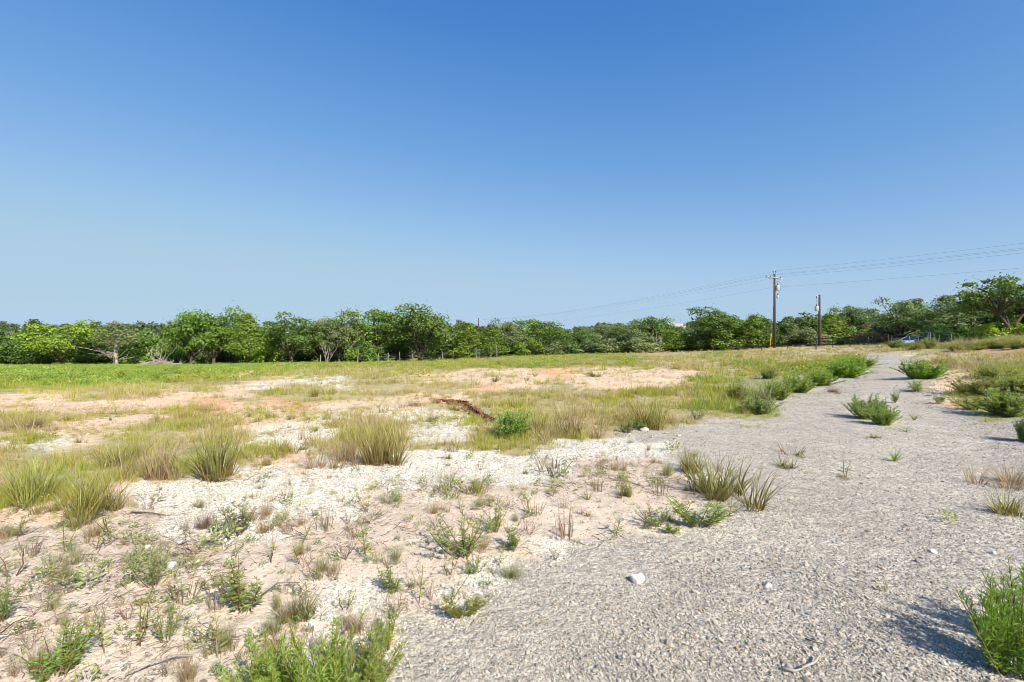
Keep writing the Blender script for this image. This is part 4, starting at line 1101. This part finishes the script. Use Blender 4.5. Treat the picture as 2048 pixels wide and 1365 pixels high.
def plant(kind, px, py, hpx, wpx, col, label, group, at=None, h=None, w=None):
    if at is None:
        x, y, z = ground(px, py); g_ = 1.22 if group == WD and kind in ('leafy', 'sprig') else 1.2 if kind == 'shrub' and y < 40 else 1; h = hpx * y / F * g_; w = wpx * y / F * g_
    else: x, y, z = at
    k = pused.get(kind, 0); pused[kind] = k + 1
    pr = PP[kind][k % len(PP[kind])]; nm, cat = PNAME[kind]
    s = w / PW[kind]
    parts = pr
    if len(parts) == 1 or h * F / y < 26 and kind != 'shrub':
        pass
    o = empty(nm, (x, y, z), rng.uniform(0, 6.28)); o.scale = (s, s, h); tag(o, label, cat, group)
    for pn, me in parts:
        c = bpy.data.objects.new(pn, me); COL.objects.link(c); c.parent = o
        c.color = (*(STEMC if pn == 'stems' and kind != 'dry' else col), 1)
    return o
LG = (.38, .44, .11); GR = (.33, .41, .11); BR = (.31, .42, .05); GY = (.33, .37, .17); TN = (.42, .34, .19); OL = (.30, .31, .09); YO = (.35, .36, .09); RD = (.30, .18, .11); BN = (.27, .20, .14)
GC1 = 'tall grass clumps in the field'; GC2 = 'grass tufts on the sand and gravel'; SH = 'green shrubs along the gravel track'; WD = 'weeds on the sand strip'
PL = [
 ('clump', 82, 1002, 125, 110, LG, 'yellow-green grass clump nearest the left edge of the photo', GC1),
 ('clump', 177, 1028, 118, 130, YO, 'broad yellow-green grass clump at the lip of the bare sand, left', GC1),
 ('wispy', 316, 957, 112, 110, TN, 'straw-topped grass clump left of the tallest green clump', GC1),
 ('clump', 440, 957, 130, 130, OL, 'tallest green grass clump in the left half of the field', GC1),
 ('wispy', 692, 923, 98, 95, TN, 'dry tan grass clump left half of the big pair by the gravel', GC1),
 ('clump', 772, 924, 112, 110, (0.300, 0.270, 0.080), 'taller greenish grass clump right half of the big pair by the gravel', GC1),
 ('wispy', 1148, 872, 84, 90, TN, 'dry grass clump with long arching strands between two green shrubs', GC1),
 ('clump', 1304, 857, 80, 84, YO, 'pale green upright grass clump beside the gravel bend', GC1),
 ('clump', 1523, 808, 60, 70, GY, 'feathery green grass clump on the track verge below the shrubs', GC1),
 ('clump', 1372, 944, 62, 70, OL, 'smaller grass clump left behind the big one on the track edge', GC2),
 ('clump', 1432, 993, 96, 150, OL, 'big coarse grass clump on the edge of the gravel track', GC2),
 ('low_tuft', 2016, 1028, 62, 110, YO, 'green and straw grass tuft spilling in from the right edge', GC2),
 ('wispy', 2024, 967, 52, 100, TN, 'dry brownish grass tuft behind the green one at right edge', GC2),
 ('wispy', 64, 858, 34, 56, BN, 'brown dry tuft on pink soil near the left edge', GC1),
 ('clump', 629, 794, 28, 24, YO, 'small upright grass tuft beside the white soil patch', GC1),
 ('wispy', 413, 826, 24, 36, TN, 'thin grass tuft on the orange soil behind the tallest clump', GC1),
 ('wispy', 406, 1057, 54, 56, BN, 'brown-stemmed grass tuft beside the long stick', GC2),
 ('wispy', 144, 1128, 42, 60, GY, 'sparse greenish tuft on bare sand at left', GC2),
 ('wispy', 180, 1075, 36, 60, TN, 'pale wispy tuft just below the sand lip at left', GC2),
 ('wispy', 533, 1064, 44, 60, TN, 'tan wispy tuft right of the brown-stemmed tuft', GC2),
 ('low_tuft', 417, 1279, 40, 76, GR, 'dense low green tuft left of the big foreground weed bush', GC2),
 ('clump', 601, 1242, 62, 84, (0.260, 0.250, 0.090), 'leaning green and straw tuft above the big foreground weed bush', GC2),
 ('wispy', 378, 1356, 54, 70, TN, 'straw-coloured tuft at the bottom edge left of the weed bush', GC2),
 ('wispy', 944, 985, 42, 110, OL, 'wide patch of thin upright grass in the middle of the sand strip', GC2),
 ('wispy', 1020, 1153, 40, 64, GY, 'grey-green fine grass tuft at the gravel edge', GC2),
 ('stalks', 1131, 1078, 72, 50, RD, 'reddish upright dry stalks at the gravel edge', GC2),
 ('rosette', 1176, 1000, 34, 44, OL, 'spiky grass plant on sand above the reddish stalks', GC2),
 ('clump', 1250, 992, 44, 34, OL, 'small upright tuft left of the big coarse grass clump', GC2),
 ('wispy', 792, 1003, 44, 40, GY, 'thin pale tuft on white gravel below the big pair', GC2),
 ('rosette', 1788, 923, 34, 70, GR, 'green grass plant with few splayed blades in mid track', GC2),
 ('rosette', 1811, 863, 20, 52, GR, 'flat splayed grass plant beside the leaning track shrub', GC2),
 ('rosette', 1828, 841, 22, 42, GR, 'small splayed grass plant upper right of the leaning shrub', GC2),
 ('low_tuft', 1570, 936, 30, 60, OL, 'half-dry flat tuft on gravel right of the big coarse clump', GC2),
 ('stalks', 1583, 908, 22, 66, RD, 'low reddish dry tuft in the upper gravel', GC2),
 ('low_tuft', 1604, 913, 12, 50, GR, 'flat green grass patch beside the reddish dry tuft', GC2),
 ('low_tuft', 1750, 876, 10, 40, OL, 'tiny flat tuft on gravel below the leaning shrub', GC2),
 ('low_tuft', 1690, 957, 9, 46, OL, 'flat mat of grass under the little upright track weed', GC2),
 ('wispy', 1665, 785, 12, 40, BN, 'faint dry tuft in the upper track near the verge shrubs', GC2),
 ('stalks', 1105, 945, 30, 90, BN, 'brown dry stalks on the upper sand strip near the middle', GC2),
 ('stalks', 1320, 990, 44, 40, BN, 'brown stalks left of the big coarse grass clump', GC2),
 ('wispy', 828, 812, 22, 50, TN, 'dry grass in front of the faint left end of the eroded edge', GC1),
 ('wispy', 912, 822, 24, 40, YO, 'thin grass growing below the dark eroded edge', GC1),
 ('wispy', 975, 846, 30, 60, YO, 'yellowish grass at the right end of the eroded edge', GC1),
 ('wispy', 1075, 868, 60, 80, YO, 'yellow-green thin grass right of the rounded dense shrub', GC1),
 ('wispy', 560, 902, 40, 90, YO, 'thin pale grass right of the tallest green clump', GC1),
 ('wispy', 240, 930, 60, 110, YO, 'hazy yellow-green grass between left-edge clumps and straw-topped one', GC1),
 # shrubs
 ('shrub', 1025, 876, 50, 62, (0.248, 0.425, 0.076), 'rounded dense green shrub standing in the white gravel patch', SH),
 ('shrub', 1735, 838, 44, 66, (0.299, 0.425, 0.094), 'upper half of the leaning feathery shrub in the track', SH),
 ('shrub', 1765, 850, 36, 50, (0.317, 0.451, 0.089), 'lower right half of the leaning feathery shrub in the track', SH),
 ('shrub', 1846, 758, 35, 76, (0.265, 0.448, 0.039), 'bright dense shrub in the upper right of the track', SH),
 ('leafy', 1835, 784, 26, 60, (0.289, 0.382, 0.090), 'looser green shrub just below the bright dense track shrub', SH),
 ('leafy', 1790, 806, 28, 30, (0.272, 0.349, 0.114), 'small upright weed between the two track shrubs', SH),
 ('shrub', 1690, 756, 34, 70, (0.265, 0.448, 0.039), 'bright green shrub crowning the left verge of the track', SH),
 ('shrub', 1716, 735, 20, 66, (0.299, 0.437, 0.055), 'low shrub at the far end of the left verge', SH),
 ('shrub', 1640, 772, 30, 54, (0.287, 0.425, 0.055), 'shrub left below the bright crowning verge shrub', SH),
 ('shrub', 1598, 785, 32, 56, (0.310, 0.425, 0.066), 'middle shrub of the left verge above the feathery clump', SH),
 ('shrub', 1556, 800, 36, 50, (0.333, 0.414, 0.066), 'yellowish shrub next to the feathery verge clump', SH),
 ('shrub', 1540, 758, 22, 34, GR, 'small dark shrub set back in the field from the verge', SH),
 ('shrub', 1519, 827, 30, 60, (0.332, 0.412, 0.144), 'grey-green feathery shrub at the corner of the verge', SH),
 ('shrub', 1475, 800, 30, 44, YO, 'yellow-flecked shrub left of the feathery verge clump', SH),
 ('leafy', 1394, 840, 30, 32, (0.289, 0.349, 0.147), 'small pale weed at the gravel bend', SH),
 ('leafy', 1252, 866, 34, 52, (0.239, 0.349, 0.098), 'leafy low shrub left of the upright pale grass clump', SH),
 ('leafy', 1282, 860, 26, 36, GR, 'low leafy weed at the foot of the upright pale grass clump', SH),
 ('leafy', 1402, 760, 14, 60, GR, 'low green weed patch in the far orange soil', SH),
 ('leafy', 1190, 754, 12, 54, BR, 'flat bright green patch on the pink soil in mid field', SH),
 ('leafy', 1070, 754, 12, 12, GR, 'tiny dark weed on the orange soil, right one of two', SH),
 ('leafy', 1053, 762, 9, 14, OL, 'tiny olive weed on the orange soil, left one of two', SH),
 ('leafy', 990, 765, 16, 26, OL, 'small olive weed left of the two tiny weeds on orange soil', SH),
 ('leafy', 1880, 808, 24, 34, (0.256, 0.349, 0.098), 'small weed standing off the right verge', SH),
 ('leafy', 1945, 820, 34, 60, GR, 'low leafy weed at the inner edge of the right verge', SH),
 ('shrub', 2014, 832, 50, 84, (0.313, 0.412, 0.090), 'wide green shrub on the right verge by the photo edge', SH),
 ('shrub', 1960, 792, 34, 70, OL, 'olive shrub on the right verge above the leafy weed', SH),
 ('shrub', 2035, 790, 40, 70, (0.392, 0.439, 0.125), 'pale shrub at the right edge above the wide green one', SH),
 ('shrub', 1985, 757, 24, 60, (0.373, 0.421, 0.125), 'farther shrub on the right grassy slope', SH),
 ('shrub', 2052, 884, 46, 36, (0.137, 0.256, 0.073), 'dark shrub cut by the right edge halfway down the track', SH),
 ('sprig', 1690, 954, 46, 34, (0.204, 0.342, 0.082), 'little upright leafy weed alone in the gravel track', SH),
 ('sprig', 1640, 930, 8, 12, GR, 'tiny seedling in the gravel beside the flat tuft', SH),
 # right side weeds by the car and on the bank
 ('shrub', 1808, 699, 15, 24, (0.345, 0.399, 0.101), 'greyish green weed under the left end of the car roof', RT),
 ('shrub', 1822, 699, 14, 26, (0.304, 0.386, 0.076), 'green weed under the middle of the car roof', RT),
 ('shrub', 1836, 700, 15, 24, (0.359, 0.386, 0.140), 'pale weed below the car roof, left of the tall yellow-green one', RT),
 ('shrub', 1860, 698, 21, 26, (0.373, 0.399, 0.127), 'pale bushy weed among the fence posts right of the car', RT),
 ('wispy', 1895, 697, 20, 50, (0.360, 0.360, 0.160), 'grassy hump of tall dry grass right of the fence posts', RT),
 ('wispy', 1930, 694, 22, 56, (0.400, 0.380, 0.200), 'tall dry grass on the bank left of the red soil', RT),
 ('wispy', 1975, 690, 22, 60, (0.420, 0.380, 0.220), 'tall straw-coloured grass on top of the bank', RT),
 ('wispy', 2020, 688, 24, 60, (0.400, 0.360, 0.200), 'straw-coloured grass on the bank under the spreading oak', RT),
 ('shrub', 1915, 703, 14, 44, (0.386, 0.399, 0.127), 'olive weed at the left foot of the bank', RT),
 ('shrub', 1952, 700, 13, 40, (0.304, 0.361, 0.089), 'green weed at the edge of the red soil patch', RT),
 ('shrub', 1996, 697, 15, 44, (0.331, 0.386, 0.101), 'green weed growing above the red soil patch', RT),
 ('shrub', 2036, 698, 16, 40, (0.304, 0.361, 0.089), 'green weed at the right end of the red soil patch', RT),
 ('wispy', 1880, 728, 20, 70, (0.360, 0.370, 0.150), 'clump of slope grass behind the bright dense track shrub', RT),
 ('wispy', 1930, 735, 24, 80, (0.420, 0.400, 0.200), 'pale slope grass up right of the bright dense track shrub', RT),
 ('wispy', 2010, 740, 26, 90, (0.450, 0.420, 0.240), 'wide straw-pale grass on the right slope by the photo edge', RT),
 ('leafy', 1960, 728, 16, 46, (0.288, 0.347, 0.081), 'green weed on the right slope amid straw-pale grass', RT),
 ('shrub', 1793, 698, 22, 30, (0.276, 0.335, 0.037), 'yellow-green weed in front of the wire fence left of the car', RT),
 ('shrub', 1846, 698, 18, 14, (0.430, 0.458, 0.054), 'tall yellow-green weed in front of the parked car', RT),
 # sand strip
 ('leafy', 1398, 1054, 60, 100, (0.307, 0.398, 0.066), 'spreading yellow-green weed below the big coarse grass clump', WD),
 ('leafy', 1312, 1052, 40, 54, (0.256, 0.334, 0.098), 'smaller leafy weed left of the spreading yellow-green weed', WD),
 ('leafy', 1345, 1066, 20, 44, GR, 'lowest green weed at the gravel edge under the spreading one', WD),
 ('sprig', 1232, 1072, 30, 44, GR, 'thin weed with shadow at the gravel edge right of reddish stalks', WD),
 ('ragweed', 540, 1392, 122, 150, BR, 'left third of the big bright weed bush at the bottom edge', WD),
 ('ragweed', 636, 1400, 164, 170, BR, 'tallest middle plant of the big bright weed bush at bottom', WD),
 ('ragweed', 730, 1388, 130, 130, (0.300, 0.380, 0.060), 'right third of the big bright weed bush beside the gravel', WD),
 ('leafy', 776, 1300, 86, 60, LG, 'lone leafy sprig above the right end of the weed bush', WD),
 ('ragweed', 2022, 1345, 210, 150, (0.260, 0.410, 0.045), 'tall bright weed bush in the bottom right corner', WD),
 ('ragweed', 2075, 1300, 190, 150, (0.250, 0.390, 0.045), 'second plant of the corner weed bush, cut by the right edge', WD),
 ('leafy', 930, 1112, 78, 92, (0.288, 0.347, 0.092), 'leafiest weed in the middle of the sand strip', WD),
 ('leafy', 988, 1066, 50, 50, LG, 'leafy weed behind the leafiest one on the sand strip', WD),
 ('leafy', 1026, 1102, 54, 42, (0.276, 0.370, 0.081), 'bright leafy weed above the grey-green fine tuft', WD),
 ('sprig', 996, 1134, 30, 26, GR, 'dark green weed left of the grey-green fine tuft', WD),
 ('leafy', 946, 1145, 34, 40, GR, 'low weed beneath the leafiest sand-strip weed', WD),
 ('sprig', 897, 1150, 46, 36, OL, 'olive weed below left of the leafiest sand-strip weed', WD),
 ('leafy', 786, 1184, 48, 58, (0.256, 0.349, 0.098), 'leafy weed with two tops above the white gravel patch', WD),
 ('sprig', 838, 1208, 60, 40, LG, 'tall thin weed left of the yellowish gravel-edge weed', WD),
 ('sprig', 898, 1208, 56, 38, GR, 'tall thin weed directly above the yellowish gravel-edge weed', WD),
 ('leafy', 926, 1236, 48, 72, (0.276, 0.291, 0.034), 'yellowish leafy weed at the gravel edge with dark shadow', WD),
 ('sprig', 690, 1220, 44, 40, LG, 'thin weed in the white gravel above the weed bush', WD),
 ('sprig', 734, 1120, 58, 44, GR, 'upright weed amid dark twigs in mid sand strip', WD),
 ('sprig', 922, 1020, 20, 18, GR, 'short weed just below the wide thin grass patch', WD),
 ('leafy', 311, 1173, 72, 50, (0.256, 0.318, 0.114), 'upright weed beside the white rock on the sand', WD),
 ('leafy', 490, 1218, 88, 110, (0.288, 0.347, 0.092), 'broad open weed right of the white rock on the sand', WD),
 ('leafy', 478, 1068, 70, 60, (0.324, 0.349, 0.179), 'pale grey-green weed below the white gravel at left', WD),
 ('sprig', 540, 1126, 48, 26, GR, 'narrow weed above the broad open weed', WD),
 ('sprig', 598, 1128, 40, 30, OL, 'narrow olive weed right of the narrow green one', WD),
 ('sprig', 466, 1116, 44, 26, GY, 'narrow greyish weed above left of the broad open weed', WD),
 ('sprig', 273, 1294, 86, 60, LG, 'tall leafy weed left of the dense low green tuft', WD),
 ('sprig', 210, 1306, 72, 56, LG, 'yellow-green weed second left of the dense low tuft', WD),
 ('leafy', 330, 1282, 62, 46, GR, 'weed with dark shadow close left of the dense low tuft', WD),
 ('leafy', 112, 1356, 92, 110, (0.256, 0.382, 0.082), 'leafy green weed at the bottom edge near the left corner', WD),
 ('leafy', 150, 1330, 60, 60, (0.324, 0.398, 0.098), 'lighter weed just above the bottom-left corner weed', WD),
 ('leafy', 8, 1240, 76, 60, (0.222, 0.349, 0.082), 'green weed cut by the left edge of the photo', WD),
 ('dry', 60, 1300, 60, 70, BN, 'brown dead weed near the left edge below the cut green weed', WD),
 ('dry', 195, 1265, 60, 70, BN, 'brown dead stems above the yellow-green weed', WD),
 ('dry', 250, 1240, 50, 60, RD, 'reddish dead stems between white rock and tall leafy weed', WD),
 ('dry', 690, 1120, 60, 80, BN, 'dark tangled dead weed in the middle of the sand strip', WD),
 ('dry', 610, 1135, 44, 60, RD, 'reddish dead weed right of the narrow olive weed', WD),
 ('dry', 740, 1045, 40, 90, BN, 'dead brush on sand below the thin pale tuft', WD),
 ('dry', 870, 1060, 40, 80, BN, 'dead brush above the leafiest sand-strip weed', WD),
 ('dry', 1010, 1020, 34, 70, BN, 'dead brush right of the wide thin grass patch', WD),
 ('dry', 1060, 1070, 44, 50, RD, 'dead weed between the leafy weeds and the reddish stalks', WD),
 ('dry', 1110, 1120, 34, 60, BN, 'low dead weed on the gravel below the reddish stalks', WD),
 ('dry', 1200, 940, 26, 70, BN, 'dead brush at the upper end of the sand strip', WD),
 ('dry', 1290, 935, 24, 60, TN, 'pale dead brush between sand and gravel below the bend', WD),
 ('dry', 690, 1290, 50, 60, BN, 'dead stems rising behind the big weed bush', WD),
 ('dry', 860, 1200, 50, 60, BN, 'dead twigs among the tall thin weeds by the gravel', WD),
 ('dry', 420, 1180, 40, 56, RD, 'dead weed between white rock and broad open weed', WD),
 ('dry', 330, 1350, 54, 80, BN, 'dead stems at the bottom edge left of the straw tuft', WD),
 ('dry', 570, 1040, 30, 60, BN, 'dead twigs on the sand below the white gravel band', WD),
 ('dry', 1175, 800, 18, 30, BN, 'small dead weed in the dry grass of mid field', GC1),
]
for p in PL: plant(*p)

# small weeds that nothing tells apart
n = 0; taken = [ground(p[1], min(p[2], 1364))[:2] for p in PL]
KS = ['sprig', 'wispy', 'dry', 'wispy', 'stalks', 'low_tuft']
lab = {'sprig': ('small green sprout scattered over the pale sand', 'small green sprouts on the sand'), 'dry': ('small brown dead weed scattered over the pale sand', 'small dead weeds on the sand'),
       'wispy': ('small pale wisp of grass on bare sand', 'small grass wisps on the sand'), 'stalks': ('small stand of thin dry stalks on sand', 'small dry stalks on the sand'), 'low_tuft': ('small flat grass tuft on bare ground', 'small flat tufts')}
for x, y in zip(*spots(6000, 2.3, 11, 1.15)):
    zn = LET[int(zone(np.array([x]), np.array([y]))[0])]
    if zn not in 'STPW' or rng.random() > {'S': .8, 'T': .25, 'P': .5, 'W': .6}[zn]: continue
    if any((x - a) ** 2 + (y - b) ** 2 < (.035 * y) ** 2 for a, b in taken): continue
    taken.append((x, y)); k = KS[rng.integers(0, 6)]
    h = rng.uniform(.06, .19) * (1 + .03 * y); c = {'sprig': [LG, LG, OL], 'dry': [BN, RD, BN], 'wispy': [TN, GY, OL], 'stalks': [RD, BN, TN], 'low_tuft': [OL, GY, TN]}[k][rng.integers(0, 3)]
    plant(k, 0, 0, 0, 0, c, lab[k][0], lab[k][1], at=(x, y, zf(x, y)), h=h if k != 'low_tuft' else h * .5, w=h * rng.uniform(.6, 1.2))
    n += 1
    if n >= 170: break

# ------------------------------------------------------------------ loose rocks and sticks
M_ROCKG = solid('grey_limestone', (.47, .45, .41), .9, noise=(.33, .31, .28), scale=18, bump=.7)
def rock(px, py, wpx, hpx, label, group=None, tilt=0.1):
    import bmesh
    x, y, z = ground(px, py); w = wpx * y / F; h = hpx * y / F
    bm = bmesh.new(); bmesh.ops.create_icosphere(bm, subdivisions=3, radius=.5)
    v = np.array([q.co[:] for q in bm.verts]); f = [[a.index for a in q.verts] for q in bm.faces]; bm.free()
    sd_ = rng.integers(0, 9999)
    k = 1 + .38 * fbm(v[:, 0] * 2.2 + v[:, 2] * 1.7, v[:, 1] * 2.2 - v[:, 2] * 1.3, int(sd_), 3)
    v = v * k[:, None]; c = unit(rng.normal(size=(7, 3)))
    for q in c: d = v @ q; v = v - np.maximum(d - .36, 0)[:, None] * q
    m = MB(); m.add(v * np.array([w, w * .8, h * 1.1]), tris=f)
    o = m.build('rock', M_ROCKG if 'grey' in label or 'pale rock' in label else M_ROCK, smooth=False); o.location = (x, y, z + h * .28); o.rotation_euler = (tilt * rng.normal(), tilt * rng.normal(), rng.uniform(-.5, .5)); tag(o, label, 'rock', group)
RK = 'loose pale rocks'
rock(1276, 1163, 34, 20, 'flat whitish rock lying in the gravel near the sand edge', RK)
rock(343, 1135, 24, 15, 'white rock on the sand beside an upright weed', RK)
rock(1537, 1174, 15, 12, 'small pale stone alone in the lower gravel track', RK)
rock(293, 1096, 16, 8, 'small white stone on sand above the white rock', RK)
rock(395, 1126, 14, 7, 'small white stone right of the white rock', RK)
rock(402, 1138, 15, 6, 'flat pale stone right below the small white stone', RK)
rock(1288, 862, 20, 8, 'pale rock at the foot of the upright grass clump by the bend', RK)
rock(1333, 868, 11, 6, 'grey rock on the gravel bank right of the bend clump', RK)
rock(1358, 873, 13, 6, 'second grey rock on the gravel bank farther right', RK)
rock(1655, 772, 12, 5, 'pale rock on the track verge below the crowning shrub', RK)
rock(1985, 1108, 12, 9, 'whitish stone in the gravel near the right edge', RK)
rock(1868, 1105, 16, 6, 'flat light stone in the gravel right of centre track', RK)
rock(1630, 1300, 13, 9, 'bluish grey stone beside the curved stick', RK)

def stick(pts, r, label, mat=M_PALE, fork=None):
    P_ = [np.array(ground(*p)) + np.array([0, 0, .012 + q]) for p, q in pts]
    o0 = P_[0].copy(); m = MB(); tube(m, [p - o0 for p in P_], np.linspace(r, r * .45, len(P_)), 6)
    if fork: tube(m, [P_[fork[0]] - o0, np.array(ground(*fork[1])) + np.array([0, 0, .05]) - o0], [r * .5, r * .25], 5)
    o = m.build('stick', mat, smooth=True); o.location = o0; tag(o, label, 'stick', 'fallen sticks')
stick([((262, 1028), 0), ((290, 1030), .01), ((326, 1032), 0)], .008, 'straight dark stick lying on the sand at left', M_BARK)
stick([((1562, 1341), 0), ((1590, 1349), .005), ((1612, 1342), .012), ((1630, 1336), .015), ((1640, 1322), .02)], .009, 'curved bleached stick on the gravel at the bottom', fork=(2, (1604, 1356)))
stick([((1610, 1282), 0), ((1628, 1292), .01), ((1652, 1294), 0)], .004, 'thin twig on the gravel above the curved stick', M_BARK)
stick([((385, 1316), .0), ((350, 1325), .02), ((300, 1345), .03), ((250, 1360), .01)], .006, 'long pale stem lying across the bottom left sand')
stick([((520, 1200), .01), ((555, 1180), .03), ((600, 1172), .01)], .004, 'thin twig right of the broad open weed', M_BARK)
